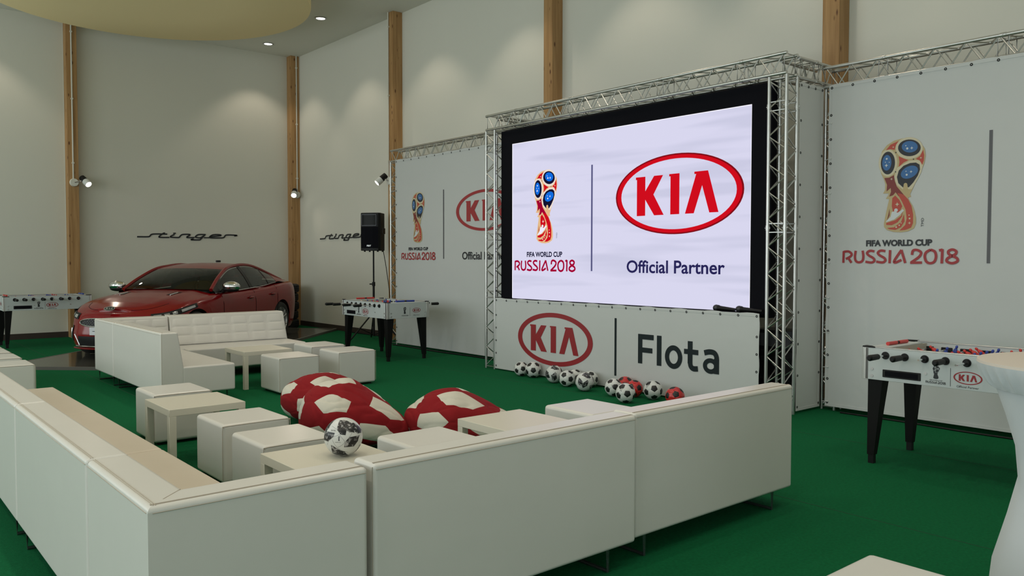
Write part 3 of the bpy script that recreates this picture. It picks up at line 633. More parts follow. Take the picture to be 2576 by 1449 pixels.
# microphones lying on the ledge
def microphone(label, y0, y1, z):
    d = -1 if y1 < y0 else 1; L = abs(y1-y0)
    t = thing('microphone', label, 'microphone', (BX+.055, y0, z), 0, 'black microphones on the screen ledge')
    MB().ell((0, 0, 0), .037, .042, .037).obj('grille', M['darkmetal'], t)
    MB().cyl((0, -.028, 0), (0, -.05, 0), .034, .025, 14).cyl((0, -.05, 0), (0, -L, -.010), .025, .017, 14).obj('handle', M['black'], t)
    MB().box(-.004, .004, -.10, -.07, .017, .022).obj('switch', M['silver'], t)
microphone('black wireless microphone on the ledge, further from the right truss', 5.44, 5.20, 1.082)
microphone('black wireless microphone on the ledge right beside the right truss', 5.145, 4.86, 1.082)

# ------------------------------------------------------------------ loudspeaker, its stand and cable
SP = Vector((8.31, 14.15, 0))
stand = thing('speaker_stand', 'black tripod stand holding the loudspeaker behind the table football', 'stand', SP)
MB().cyl((0, 0, .08), (0, 0, 1.15), .022, n=14).obj('pole', M['black'], stand)
MB().cyl((0, 0, 1.05), (0, 0, 1.78), .016, n=12).obj('inner_pole', M['black'], stand)
MB().cyl((0, 0, 1.08), (0, 0, 1.16), .032, n=14).cyl((0, 0, 1.12), (-.08, .02, 1.12), .012, n=8).obj('collar', M['black'], stand)
MB().cyl((0, 0, .50), (0, 0, .58), .034, n=14).obj('collar', M['black'], stand)
for a in (radians(185), radians(65), radians(305)):
    e = Vector((cos(a)*.58, sin(a)*.58, .015)); MB().cyl((cos(a)*.03, sin(a)*.03, .54), e, .015, n=10).obj('leg', M['black'], stand)
    q = Vector((cos(a)*.03, sin(a)*.03, .12)); MB().cyl(q, Vector((0, 0, .54))*.45+e*.55, .009, n=8).obj('brace', M['black'], stand)
sp = thing('loudspeaker', 'black loudspeaker on the tripod stand in front of the wooden column', 'speaker', (SP.x, SP.y, 1.78), radians(-146+90))
# local: front faces -y
W2, H2, D2 = .215, .745, .37
pf = [(-W2, -.12), (-W2+.03, -.17), (-.08, -.195), (.08, -.195), (W2-.03, -.17), (W2, -.12), (W2*.72, .19), (-W2*.72, .19)]
MB().prism(pf, 'z', 0, H2, bevel=.012, seg=2).obj('cabinet', M['black'], sp, wn=True)
MB().prism([(-W2+.03, -.172), (-.08, -.199), (.08, -.199), (W2-.03, -.172), (.0, -.15)], 'z', .05, .47).obj('grille', M['blackfab'], sp)
m = MB(); m.add([(-.15, -.188, .50), (.15, -.188, .50), (.15, -.188, .70), (-.15, -.188, .70), (-.06, -.12, .56), (.06, -.12, .56), (.06, -.12, .65), (-.06, -.12, .65)], [(0, 1, 5, 4), (1, 2, 6, 5), (2, 3, 7, 6), (3, 0, 4, 7), (4, 5, 6, 7)])
m.box(-.16, -.15, -.202, -.185, .49, .71).box(.15, .16, -.202, -.185, .49, .71).box(-.16, .16, -.202, -.185, .70, .712).box(-.16, .16, -.202, -.185, .488, .50); m.obj('horn', M['darkmetal'], sp)
m = MB(); add_text(m, 'FBT', -.045, .045, -.015, .018, .0, 0, .02); o = m.obj('badge_lettering', M['silver'], sp, loc=(0, -.203, .095), rot=(pi/2, 0, 0))
m = MB()
for x in (-.14, .14):
    for y in (-.1, .12): m.cyl((x, y, -.022), (x, y, .0), .018, n=10)
m.obj('rubber_foot', M['rub'], sp); MB().rbox(.15, .205, -.02, .12, .33, .45, .01, 2).obj('handle', M['darkmetal'], sp)
m = MB(); m.tube(cat([(SP.x+.16, SP.y-.10, 1.80), (SP.x+.2, SP.y-.16, 1.4), (SP.x+.24, SP.y-.22, .8), (SP.x+.2, SP.y-.2, .3), (SP.x+.1, SP.y-.3, .02)], 8), .007, 6)
tag(m.obj('speaker_cable', M['black']), 'thin black cable hanging from the loudspeaker to the floor', 'cable')

# ------------------------------------------------------------------ seating
def soften(v, amt, sc_, seed): 
    n = noise.noise(Vector((v[0]*sc_+seed, v[1]*sc_, v[2]*sc_))); return n*amt
def sled(parent, x, D, yo=.03):
    m = MB(); r = .010
    m.tube([(x, yo, .13), (x, yo, .009), (x, D-yo, .009), (x, D-yo, .13)], r, 8); m.obj('leg', M['footmetal'], parent)
def tufted(L, cols, y_top, y_bot, z_top, z_bot, x0=0):
    rows = 3
    def fn(u, v):
        x = x0+u*L; z = z_bot+(z_top-z_bot)*v; y = y_bot+(y_top-y_bot)*v
        a = abs(sin(pi*u*cols)); b = abs(sin(pi*v*rows)); h = .013*(max(a*b, 0)**.22)
        return (x, y+h*.97, z+h*.2)
    return MB().grid(fn, cols*8, rows*8, 0, True, flip=True)
def sofa(label, L, D, loc, rz, H=.80, HS=.43, TT=.165, TB=.245, tuft=0, group='white lounge sofas', seat_cream=True):
    t = thing('sofa', label, 'sofa', loc, rz, group)
    g = .004
    MB().prism([(0, .125), (0, H), (TT, H), (TB, HS-.02), (TB, .125)], 'x', g, L-g, bevel=.019, seg=4).obj('backrest', M['leather'], t, wn=True)
    MB().rbox(g, L-g, TB-.02, D, .125, HS, .022, 4).obj('seat', M['leather_seat'] if seat_cream else M['leather'], t, wn=True)
    for yy, zz in ((-.0006, H-.022), (.022, H+.0006), (.030, H+.0006)):
        MB().tube([(.015, yy, zz), (L-.015, yy, zz)], .0016, 5).obj('seam', M['thread'], t)
    for x in (g+.001, L-g-.001): MB().tube([(x, .012, H-.012), (x, .012, .14)], .002, 5).obj('seam', M['thread'], t)
    for x in (.12, L-.19): sled(t, x, D)
    if tuft: tufted(L-.05, tuft, TT, TB+.006, H-.03, HS+.01, .025).obj('tufted_panel', M['leather'], t)
    return t
def sofa_corner(label, S, loc, rz, H=.80, HS=.43, TT=.165, TB=.245, tuft=0, group='white lounge sofas', seat_cream=True):
    """square corner piece; backs along local y=0 and x=0"""
    t = thing('corner_sofa', label, 'sofa', loc, rz, group); g = .004
    def back(flip):
        m = MB(); P = []
        # mitred prism
        prof = [(0, .125), (0, H), (TT, H), (TB, HS-.02), (TB, .125)]
        vs = []
        for (d, z) in prof: vs.append((d, d, z))
        for (d, z) in prof: vs.append((S-g, d, z))
        if flip: vs = [(y, x, z) for x, y, z in vs]
        n = 5; bm = bmesh.new(); bv = [bm.verts.new(v) for v in vs]
        for f in [list(range(n))[::-1], list(range(n, 2*n))]+[[i, (i+1) % n, n+(i+1) % n, n+i] for i in range(n)]: bm.faces.new([bv[i] for i in f])
        bmesh.ops.recalc_face_normals(bm, faces=bm.faces)
        es = [e for e in bm.edges if not all(abs(v.co.x-v.co.y) < 1e-5 for v in e.verts)]
        bmesh.ops.bevel(bm, geom=es, offset=.020, segments=4, profile=.5, affect='EDGES')
        m.frombm(bm); return m
    back(False).obj('backrest', M['leather'], t, wn=True); back(True).obj('backrest', M['leather'], t, wn=True)
    MB().rbox(TB-.02, S-g, TB-.02, S-g, .125, HS, .022, 4).obj('seat', M['leather_seat'] if seat_cream else M['leather'], t, wn=True)
    for yy, zz in ((-.0006, H-.022), (.022, H+.0006), (.030, H+.0006)):
        MB().tube([(.015, yy, zz), (S-.015, yy, zz)], .0016, 5).obj('seam', M['thread'], t)
        MB().tube([(yy, .015, zz), (yy, S-.015, zz)], .0016, 5).obj('seam', M['thread'], t)
    MB().tube([(.07, .07, H+.0002), (TT-.01, TT-.01, H+.0002)], .0014, 5).obj('seam', M['thread'], t)
    MB().tube([(.004, .004, H-.02), (.004, .004, .14)], .002, 5).obj('seam', M['thread'], t)
    for x in (.10, S-.10): sled(t, x, S)
    if tuft: tufted(S-TB-.03, tuft, TT, TB+.006, H-.03, HS+.01, TB-.01).obj('tufted_panel', M['leather'], t)
    return t
XL = .79; YF = 2.80
# near group: the row whose backs face the camera (local x = world x, depth = +y)
sofa_corner('nearest white corner sofa with backrests on two sides', .83, (XL, YF, 0), 0, HS=.405)
sofa('white sofa seen from behind, middle of the front row, left of its seam', 1.60, .82, (1.645, YF+.015, 0), radians(.6))
sofa('white sofa seen from behind, the one nearest the table football on the right', 1.57, .82, (3.262, YF+.065, 0), radians(.4))
# left row: backs face the window side (-x). local x runs along -y, depth +x  => rz = -90deg
def left_sofa(label, ya, yb, **k):
    L = yb-ya; return sofa(label, L, .80, (XL, yb, 0), radians(-90), **k)
left_sofa('white sofa in the left row, directly behind the nearest corner sofa', YF+.83+.005, 5.28)
left_sofa('white sofa in the left row, second from the nearest corner sofa', 5.285, 6.90)
left_sofa('white sofa at the far end of the left row, mostly outside the picture', 6.905, 8.50)
# far L-shaped group by the car: local back along +y side
XA, YA = 2.735, 9.14
sofa('white side sofa of the far group, its tall back toward the windows', 1.905, .82, (XA, YA+1.905, 0), radians(-90), H=.815, TT=.185, TB=.25, seat_cream=False)
# corner: backs along west (x=XA) and north (y=YN): rotate so local y=0 -> north, local x=0 -> west?  north back: rz=-90 maps local(x,y)->(y,-x)
YN = 11.96
sofa_corner('far white corner sofa with tufted back in front of the red car', .90, (XA, YN, 0), radians(-90), H=.815, TT=.185, TB=.25, seat_cream=False)
t = [o for o in bpy.data.objects if o.get('label', '').startswith('far white corner')][0]
# its tufted panel faces the camera on the north back (local x=0 side)
mm = tufted(.90-.27, 3, .185, .256, .785, .44, 0)
mm.v = [(v[1], v[0]+.25, v[2]) for v in mm.v]; mm.f = [f[::-1] for f in mm.f]; mm.obj('tufted_panel', M['leather'], t)
sofa('far white sofa with tufted back facing the camera, in front of the red car', 1.705, .98, (XA+.905+1.705, YN+.04, 0), pi, H=.82, HS=.41, TT=.20, TB=.36, tuft=6, seat_cream=False)

# stools
def stool(label, x0, x1, y0, y1, H=.445, group='white cube stools', seam=True):
    cx, cy = (x0+x1)/2, (y0+y1)/2; a, b = (x1-x0)/2, (y1-y0)/2
    t = thing('cube_stool', label, 'stool', (cx, cy, 0), 0, group)
    MB().rbox(-a, a, -b, b, .022, H, .028, 4).obj('cushion', M['leather'], t, wn=True)
    r = .03
    pts = [(-a-.0005, .0, .05)]; 
    m = MB()
    e = .004
    path = [(-a+.001, -b+.001, .05), (-a+.001, -b+.001, H-.045), (-a+.012, -b, H-.022), (-a+.04, -b, H-.012), (a-.04, -b, H-.012), (a-.012, -b, H-.022), (a-.001, -b+.001, H-.045), (a-.001, -b+.001, .05)]
    m.tube(cat(path, 3), .0025, 5); m.obj('piping', M['thread'], t)
    m = MB()
    for sx in (-1, 1):
        for sy in (-1, 1): m.cyl((sx*(a-.06), sy*(b-.06), 0), (sx*(a-.06), sy*(b-.06), .024), .02, n=10)
    m.obj('foot', M['black'], t)
    return t
stool('white cube stool beside the seat end of the far sofa group, touching the bean bags', 4.07, 4.59, 9.11, 9.67)
stool('white cube stool behind the others, nearest the far table football', 4.95, 5.45, 10.05, 10.62)
stool('white cube stool standing alone to the right of the far group', 4.91, 5.44, 9.22, 9.77)
stool('white cube stool behind the square side table in the left middle', 2.13, 2.63, 7.32, 7.88)
stool('white cube stool in front of the square side table, on its own', 2.11, 2.62, 5.68, 6.22)
stool('white cube stool between the bean bags and the table with the football', 2.07, 2.57, 4.88, 5.42)
stool('white cube stool half hidden behind the front sofa row, beside the bean bags', 2.77, 3.29, 4.16, 4.70)
stool('white cube stool behind the front sofa row, nearest the footballs', 4.40, 4.90, 4.28, 4.83)
stool('white cube stool cut off at the bottom edge of the picture', 2.66, 3.18, 1.04, 1.55)
for i, y in enumerate((10.30, 11.12, 11.84, 12.5)):
    stool(['nearest', 'second nearest', 'third', 'farthest'][i]+' white cube stool of the row at the left edge beyond the left sofas', 1.22, 1.75, y, y+.52, .45)

# side tables
def side_table(label, x0, x1, y0, y1, H=.47):
    t = thing('side_table', label, 'table', ((x0+x1)/2, (y0+y1)/2, 0), 0, 'square white side tables'); a, b = (x1-x0)/2, (y1-y0)/2
    MB().rbox(-a, a, -b, b, H-.054, H, .0025, 1).obj('tabletop', M['lack'], t)
    for sx in (-1, 1):
        for sy in (-1, 1):
            xx = sx*(a-.0275); yy = sy*(b-.0275); MB().rbox(xx-.027, xx+.027, yy-.027, yy+.027, 0, H-.054, .002, 1).obj('leg', M['lack'], t)
side_table('square white side table between two cube stools at the left', 1.965, 2.56, 6.38, 7.0)
side_table('square white side table in the far sofa group', 3.91, 4.54, 9.77, 10.41)
side_table('square white side table with a football on it', 1.935, 2.53, 4.02, 4.61)
side_table('square white side table behind the front sofas, beside the right bean bag', 3.455, 4.045, 4.13, 4.715)

# ------------------------------------------------------------------ footballs
def ico_data():
    bm = bmesh.new(); bmesh.ops.create_icosphere(bm, subdivisions=1, radius=1); bm.verts.ensure_lookup_table()
    V = [v.co.normalized() for v in bm.verts]; F = [[v.index for v in f.verts] for f in bm.faces]
    adj = {i: [] for i in range(12)}
    for e in bm.edges: a, b = e.verts[0].index, e.verts[1].index; adj[a].append(b); adj[b].append(a)
    bm.free(); return V, F, adj
IV, IF, IADJ = ico_data()
PT_ = [.365]
def third(a, b): return IV[a].lerp(IV[b], PT_[0])
def pent(i):
    n = IV[i]; nb = IADJ[i]; u = (IV[nb[0]]-n*(IV[nb[0]].dot(n))).normalized(); w = n.cross(u)
    nb = sorted(nb, key=lambda j: atan2(IV[j].dot(w), IV[j].dot(u))); return [third(i, j) for j in nb]
def hexa(f):
    a, b, c = f; return [third(a, b), third(b, a), third(b, c), third(c, b), third(c, a), third(a, c)]
def panel_into(mb, poly, n=4, mi=0, recess=.02, scale=1.0, deform=None):
    c = sum(poly, Vector())/len(poly); m = len(poly); key = {}; vs = []
    def vid(p, e):
        k = (round(p.x, 4), round(p.y, 4), round(p.z, 4))
        if k not in key:
            q = p.normalized()*(1-recess*math.exp(-e*9)); q = deform(q) if deform else q*scale
            key[k] = len(vs); vs.append(q)
        return key[k]
    fs = []
    for i in range(m):
        a, b = poly[i], poly[(i+1) % m]
        def P(r, s): # r rings from centre
            return c+(a-c)*(r-s)/n+(b-c)*s/n
        for r in range(n):
            for s in range(r+1):
                v0 = vid(P(r, s), 1-r/n); v1 = vid(P(r+1, s), 1-(r+1)/n); v2 = vid(P(r+1, s+1), 1-(r+1)/n); fs.append([v0, v1, v2])
                if s < r: v3 = vid(P(r, s+1), 1-r/n); fs.append([v0, v2, v3])
    mb.add(vs, fs, mi, True)
def align(d1, d2, a=0, b=None):
    b = IADJ[a][0] if b is None else b
    def basis(u, v): u = u.normalized(); w = u.cross(v).normalized(); return Matrix((u, w.cross(u), w)).transposed()
    return (basis(Vector(d1), Vector(d2)) @ basis(IV[a], IV[b]).transposed())
def camdir(r, u, f, at=None):
    """direction given as right, up, toward the viewer of the photograph"""
    return (R2*r+U2*u-FWD*f).normalized()
hexm = MB()
for f in IF: panel_into(hexm, hexa(f), 4)
HEXW = hexm.mesh('ball_shell', M['fwhite']); HEXR = hexm.mesh('ball_shell', M['fred'])
PENT = []
for i in range(12):
    m = MB(); panel_into(m, pent(i), 4); PENT.append(m.mesh('pentagon_panel', M['fblack']))
def sphere_text(txt, w, h, cx, cy, mt, name, base=1.004):
    m = MB(); add_text(m, txt, cx-w/2, cx+w/2, cy-h/2, cy+h/2, 0, 0, .01)
    m.v = [tuple((Vector((v[0], v[1], sqrt(max(.05, 1-v[0]**2-v[1]**2))))).normalized()*base) for v in m.v]; return m.mesh(name, mt)
def football(label, loc, r, d1, d2, red=False, star_at=None):
    o = link('football', HEXR if red else HEXW, None, None, loc=loc, scale=r)
    R = align(d1, d2).to_4x4(); o.matrix_world = Matrix.Translation(loc) @ R @ Matrix.Scale(r, 4)
    tag(o, label, 'ball', 'footballs on the carpet under the screen')
    for p in PENT: link('pentagon_panel', p, None, o)
    if star_at:
        x, y, rot, sz = star_at
        me = sphere_text('STAR', .62*sz, .24*sz, 0, 0, M['print_black'], 'lettering'); c = link('lettering', me, None, o)
        z = sqrt(1-x*x-y*y); n = camdir(x, y, z); up = camdir(-x*y+.0001, 1, -y*.8); up = (up-n*up.dot(n)).normalized(); rt = up.cross(n)
        W = Matrix((rt, up, n)).transposed().to_4x4() @ Matrix.Rotation(rot, 4, 'Z')
        c.matrix_basis = (R.inverted() @ W)
    return o
C = camdir
football('black and white football leftmost of the row under the screen', (7.338, 8.524, .099), .099, C(.28, .10, .95), C(-.60, -.2, .75))
football('black and white football second from the left end of the row', (7.365, 8.30, .109), .109, C(-.02, .0, 1), C(0, -.9, .43))
football('black and white football in front between two pixel patterned balls', (7.179, 7.443, .104), .104, C(.42, -.02, .9), C(-.28, -.45, .85))
football('black and white football hidden behind, its left part showing above the row', (7.38, 7.50, .098), .098, C(-.6, .5, .6), C(.2, .85, .4))
football('black and white football leaning behind the larger pixel patterned ball', (7.36, 7.209, .103), .103, C(.1, .75, .6), C(.8, -.05, .55))
football('black and white football with upside-down outlined lettering, left of the red balls', (7.094, 6.564, .104), .104, C(-.78, -.2, .6), C(.2, -.82, .5), star_at=(.02, .28, pi, 1.15))
football('black and white football in front of the red balls', (6.866, 6.171, .111), .111, C(.08, .03, 1), C(-.72, -.18, .6), star_at=(-.42, .55, radians(62), 1.0))
football('black and white football to the right of the red balls', (7.272, 6.111, .109), .109, C(-.03, .30, .95), C(.02, -.70, .7), star_at=(-.62, .55, radians(50), .8))
football('red and black football behind, against the banner', (7.37, 6.629, .101), .101, C(-.55, .75, .3), C(.10, -.3, .95), red=True)
football('red and black football between two black and white footballs', (7.23, 6.358, .101), .101, C(.48, .2, .85), C(.1, .96, .2), red=True)
football('red and black football half hidden by the front sofa', (7.142, 5.689, .106), .106, C(-.08, .35, .93), C(.72, .65, .2), red=True)
# pixel patterned balls
def sph_patch(poly, n=5, r=1.006):
    c = Vector((sum(p[0] for p in poly)/len(poly), sum(p[1] for p in poly)/len(poly))); mb = MB(); m = len(poly)
    def up(p): z = sqrt(max(.01, 1-p.x*p.x-p.y*p.y)); return Vector((p.x, p.y, z)).normalized()*r
    for i in range(m):
        a = Vector(poly[i]); b = Vector(poly[(i+1) % m])
        vs = []; idx = {}
        for q in range(n+1):
            for s in range(q+1): idx[(q, s)] = len(vs); vs.append(up(c+(a-c)*(q-s)/n+(b-c)*s/n))
        fs = []
        for q in range(n):
            for s in range(q+1):
                fs.append([idx[(q, s)], idx[(q+1, s+1)], idx[(q+1, s)]])
                if s < q: fs.append([idx[(q, s)], idx[(q, s+1)], idx[(q+1, s+1)]])
        mb.add(vs, fs, 0, True)
    return mb
def tn(l): return [((x-940)/545, -(y-775)/545) for x, y in l]
PT = [tn([(875, 270), (1000, 268), (1140, 370), (1105, 645), (965, 620), (848, 490)]), tn([(520, 560), (800, 580), (770, 680), (600, 835), (425, 830), (440, 680)]),
      tn([(1210, 705), (1440, 690), (1405, 850), (1310, 985), (1060, 985), (1090, 830)]), tn([(685, 925), (760, 950), (950, 1090), (960, 1285), (830, 1255), (685, 1190)])]
PATCH = [sph_patch(p).mesh('pixel_patch', M['pixel']) for p in PT]
sphm = MB().ell((0, 0, 0), 1, 1, 1, 48, 32).mesh('ball_shell', M['fwhite'])
sm = MB()
for pts in ([(-.68, -.30), (-.60, -.05), (-.40, .12), (-.15, .22), (0, .28)], [(0, .28), (.12, .12), (.26, -.10), (.10, -.28), (-.10, -.38)], [(-.38, 0), (-.28, -.20), (-.15, -.37), (.05, -.55), (.38, -.70)], [(.60, .38), (.55, .22), (.45, .10)], [(-.47, .65), (-.36, .62), (-.22, .55)]):
    sm.tube([Vector((p[0], p[1], sqrt(1-p[0]**2-p[1]**2)))*1.0 for p in [(q.x, q.y) for q in cat([(a, b, 0) for a, b in pts], 6)]], .006, 5)
SEAM = sm.mesh('panel_seam', M['fseam'])
def telstar(label, loc, r, mw_rot, front=True):
    o = link('football', sphm, None, None); o.matrix_world = Matrix.Translation(loc) @ mw_rot @ Matrix.Scale(r, 4)
    tag(o, label, 'ball', 'pixel patterned footballs')
    for i, p in enumerate(PATCH):
        link('pixel_patch', p, None, o)
    for k, (ax, an) in enumerate((('X', pi), ('Y', pi/2), ('Y', -pi/2), ('X', pi/2), ('X', -pi/2))):
        for i in ((0, 1, 2, 3) if k == 0 else (0, 2, 3) if k % 2 else (1, 2)):
            c = link('pixel_patch', PATCH[i], None, o); c.matrix_basis = Matrix.Rotation(an, 4, ax) @ Matrix.Rotation(.5*k+.3, 4, 'Z')
    link('panel_seam', SEAM, None, o)
    return o
CAMR = Matrix((R2, U2, -FWD)).transposed().to_4x4()
tb = telstar('white football with black pixel patches resting on the side table', (2.290, 4.252, .47+.111), .111, CAMR)
m = MB(); add_emblem(m, -.02, .08, .11, .25, 0, .001, 'mono'); add_text(m, 'RUSSIA 2018', -.22, .06, -.14, -.10, .002, 0); m.v = [(v[0], v[1], sqrt(1-v[0]**2-v[1]**2)+.004+v[2]) for v in m.v]; m.obj('small_print', [M['print_grey'], M['fwhite']], tb)
m = MB(); add_text(m, '2018 FIFA', -.50, -.22, .42, .50, .0, 0); m.v = [(v[0], v[1], sqrt(1-v[0]**2-v[1]**2)+.004) for v in m.v]; m.obj('small_print', M['print_grey'], tb)
telstar('white football with black pixel patches, the smaller one, third from the left', (7.264, 7.774, .115), .115, CAMR @ Matrix.Rotation(radians(-38), 4, 'Z') @ Matrix.Rotation(radians(-35), 4, 'X') @ Matrix.Rotation(radians(20), 4, 'Y'))
telstar('white football with black pixel patches, larger, in front of the row', (7.089, 7.039, .115), .115, CAMR @ Matrix.Rotation(radians(35), 4, 'Z') @ Matrix.Rotation(radians(15), 4, 'X') @ Matrix.Rotation(radians(38), 4, 'Y'))

# ------------------------------------------------------------------ bean bags
PT_[0] = .372
def bean_bag(label, loc, rx, ry, h, d1, d2, tail, drop, seed, rx2=1.3):
    """slumped sack; rx across the long direction (toward R2), ry along the short one; tail = how far the right half stretches, drop = how much it flattens"""
    R = align(d1, d2); A = Vector((R2.x, R2.y)).normalized(); B = Vector((-A.y, A.x))
    def deform(q):
        p = R @ q; e = 1-q.length; p = p.normalized(); x, y, z = p; zz = (z+1)/2
        k0 = (1-abs(z)**2.7)**(1/2.7); hl = sqrt(max(1e-9, x*x+y*y)); ca = (x*A.x+y*A.y)/hl; cb = (x*B.x+y*B.y)/hl
        n1 = noise.noise(Vector((x*1.1+seed, y*1.1, z*1.1)))
        fold = max(0, 1-abs(noise.noise(Vector((x*1.9+seed*2, y*1.9, z*1.9))))*7)
        rr = k0*(1-.12*max(z, 0))*(1+.07*n1-.008*fold)
        aa = ca*rr; bb = cb*rr; r_ = max(0, aa)
        aa *= rx*(1+tail*r_); bb *= ry*(1-.18*r_)
        Z_ = .5+.5*(abs(z)**.9)*(1 if z > 0 else -1)
        zz2 = h*Z_*(1-drop*(r_**1.3))*(1+.09*n1)-.012*fold*max(0, z+.3)
        V = Vector((A.x*aa+B.x*bb, A.y*aa+B.y*bb, zz2)) - p*e*.2
        V.z = max(V.z, 0.0); return V
    m = MB()
    for f in IF: panel_into(m, hexa(f), 10, 0, .012, deform=deform)
    o = m.obj('bean_bag', M['bagred'], loc=loc); tag(o, label, 'bean bag', 'red and white football bean bags')
    for i in range(12):
        m = MB(); panel_into(m, pent(i), 10, 0, .012, deform=deform); m.obj('white_panel', M['bagwhite'], o)
    return o
bean_bag('red bean bag with white pentagons at the back left, near the stools', (3.84, 7.46, 0), .45, .44, .47, C(-.80, .45, .40), C(.02, .80, .60), .42, .50, 1.3)
bean_bag('red bean bag with white pentagons nearest the football on the table', (3.44, 6.33, 0), .41, .42, .56, C(-.12, .50, .86), C(.62, -.25, .72), .36, .50, 4.1)
bean_bag('red bean bag with white pentagons on the right, behind the front sofas', (4.27, 5.85, 0), .445, .42, .45, C(-.45, .05, .88), C(.25, .92, .25), .32, .45, 7.7)

# ------------------------------------------------------------------ table football
def make_foosball():
    t = thing('football_table', 'x', 'table football', (0, 0, 0), 0, 'white table football games')
    L, Wd, z0, z1 = 1.44, .79, .675, .925          # x along the long side, y across; origin at floor centre
    a, b = L/2, Wd/2; th = .025
    for s in (-1, 1):
        MB().rbox(-a+.02, a-.02, s*b-(th if s > 0 else 0), s*b+(0 if s > 0 else th), z0, z1, .002, 1).obj('side_panel', M['tbody'], t)
        MB().rbox(s*a-(th if s > 0 else 0), s*a+(0 if s > 0 else th), -b+.02, b-.02, z0, z1, .002, 1).obj('end_panel', M['tbody'], t)
    for sx in (-1, 1):
        for sy in (-1, 1):
            x, y = sx*a, sy*b
            m = MB(); m.rbox(min(x, x-sx*.045), max(x, x-sx*.045), min(y, y-sy*.006)-.0, max(y, y-sy*.006)+.0, z0-.003, z1+.002, .002, 1)
            m.rbox(min(x+sx*.003, x-sx*.006), max(x+sx*.003, x-sx*.006), min(y, y-sy*.045), max(y, y-sy*.045), z0-.003, z1+.002, .002, 1)
            m.cyl((x-sx*.004, y-sy*.004, z0-.003), (x-sx*.004, y-sy*.004, z1+.002), .008, n=10); m.obj('corner_profile', M['profile'], t)
            m = MB(); m.prism([(x+sx*.004, y+sy*.004), (x-sx*.10, y+sy*.004), (x-sx*.05, y-sy*.05), (x+sx*.004, y-sy*.07)], 'z', z1, z1+.012, bevel=.003, seg=1); m.obj('corner_cap', M['black'], t)
            # tapered leg
            lx, ly = x-sx*.03, y-sy*.03; w0, w1 = .115, .055
            m = MB(); top = [(lx, ly), (lx-sx*w0, ly), (lx-sx*w0, ly-sy*w0), (lx, ly-sy*w0)]; bot = [(lx, ly), (lx-sx*w1, ly), (lx-sx*w1, ly-sy*w1), (lx, ly-sy*w1)]
            vs = [(p[0], p[1], .07) for p in bot]+[(p[0], p[1], z0+.01) for p in top]
            m.add(vs, [(0, 1, 5, 4), (1, 2, 6, 5), (2, 3, 7, 6), (3, 0, 4, 7), (0, 3, 2, 1), (4, 5, 6, 7)])
            lg = m.obj('leg', M['blackpaint'], t)
            MB().box(lx-sx*.006 if sx < 0 else lx-.049, lx+.049 if sx < 0 else lx-.006, ly-sy*.006 if sy < 0 else ly-.049, ly+.049 if sy < 0 else ly-.006, 0, .075).obj('levelling_foot', M['black'], lg)
            for zz in (z0+.03, z0+.085):
                MB().cyl((x-sx*.075, y, zz), (x-sx*.075, y+sy*.004, zz), .012, n=12).obj('bolt', M['silver'], t)
                MB().cyl((x, y-sy*.075, zz), (x+sx*.004, y-sy*.075, zz), .012, n=12).obj('bolt', M['silver'], t)
    MB().box(-a+th, a-th, -b+th, b-th, .80, .81).obj('playing_field', M['field'], t)
    m = MB(); m.box(-.004, .004, -b+th, b-th, .810, .8115); add_ring(m, 0, 0, .1, .1, .092, .092, .8116); m.obj('field_line', M['fwhite'], t)
    for s in (-1, 1):
        MB().rbox(-a+.08, a-.08, s*(b-th-.02) if s < 0 else b-th-.02, s*(b-th) if s < 0 else b, z1-.0, z1+.012, .003, 1).obj('rail', M['profile'], t) if False else None
        MB().rbox(-a+.09, a-.09, min(s*b, s*(b-.03)), max(s*b, s*(b-.03)), z1, z1+.010, .003, 1).obj('rail', M['profile'], t)
        MB().rbox(s*(a-.16) if s > 0 else -a+.02, s*(a-.02) if s > 0 else -a+.16, -b+.09, b-.09, z1-.006, z1+.004, .002, 1).obj('end_shelf', M['tbody'], t)
        MB().box(s*(a-.16)-.006, s*(a-.16)+.006, -b+th, b-th, .81, z1-.006).obj('goal_wall', M['field'], t)
        # counters
        m = MB(); m.cyl((s*(a-.09), -.17, z1+.018), (s*(a-.09), -.02, z1+.018), .015, n=10).cyl((s*(a-.09), .02, z1+.018), (s*(a-.09), .17, z1+.018), .015, n=10)
        c = m.obj('score_counter', M['mred'] if s < 0 else M['mblue'], t); MB().cyl((s*(a-.09), -.02, z1+.018), (s*(a-.09), .02, z1+.018), .012, n=10).obj('counter_centre', M['black'], c)
        # ball return
        for ss in (-1, 1): pass
    for s in (-1, 1):
        y = s*b
        m = MB(); m.rbox(-s*.44-.12 if False else (-.56 if s < 0 else .27), (-.27 if s < 0 else .56), min(y, y+s*.004), max(y, y+s*.004), z0+.028, z0+.088, .003, 1); g = m.obj('ball_return', M['black'], t)
        MB().rbox(-.54 if s < 0 else .29, -.29 if s < 0 else .54, min(y+s*.003, y+s*.006), max(y+s*.003, y+s*.006), z0+.038, z0+.078, .002, 1).obj('return_slot', M['blackfab'], g)
        for xx in (-.24*-s if False else s*.235, -s*.36):
            MB().cyl((xx, y, z0+.09), (xx, y+s*.004, z0+.09), .010, n=10).obj('lock', M['silver'], t)
        # prints
        m = MB(); add_emblem(m, -.075, .108, .052, .10, .0005, .0003, 'mono'); add_text(m, 'FIFA WORLD CUP', -.12, -.03, .044, .052, .0012, 0, .01); add_town(m, -.15, -.005, .022, .040, .0012)
        m.box(.025, .0275, .015, .15, .0, .001, 0)
        p = m.obj('trophy_print', [M['print_black'], M['tbody']], t)
        m2 = MB(); add_oval_logo(m2, .145, .088, .098, .0012, 0, .95, 0); add_text(m2, 'Official Partner', .07, .22, .014, .030, .0012, 1)
        p2 = m2.obj('oval_logo', [M['red_vinyl'], M['print_black']], t)
        F = frame((s*.085, y+s*.001, z0), (-s, 0, 0), (0, 0, 1))
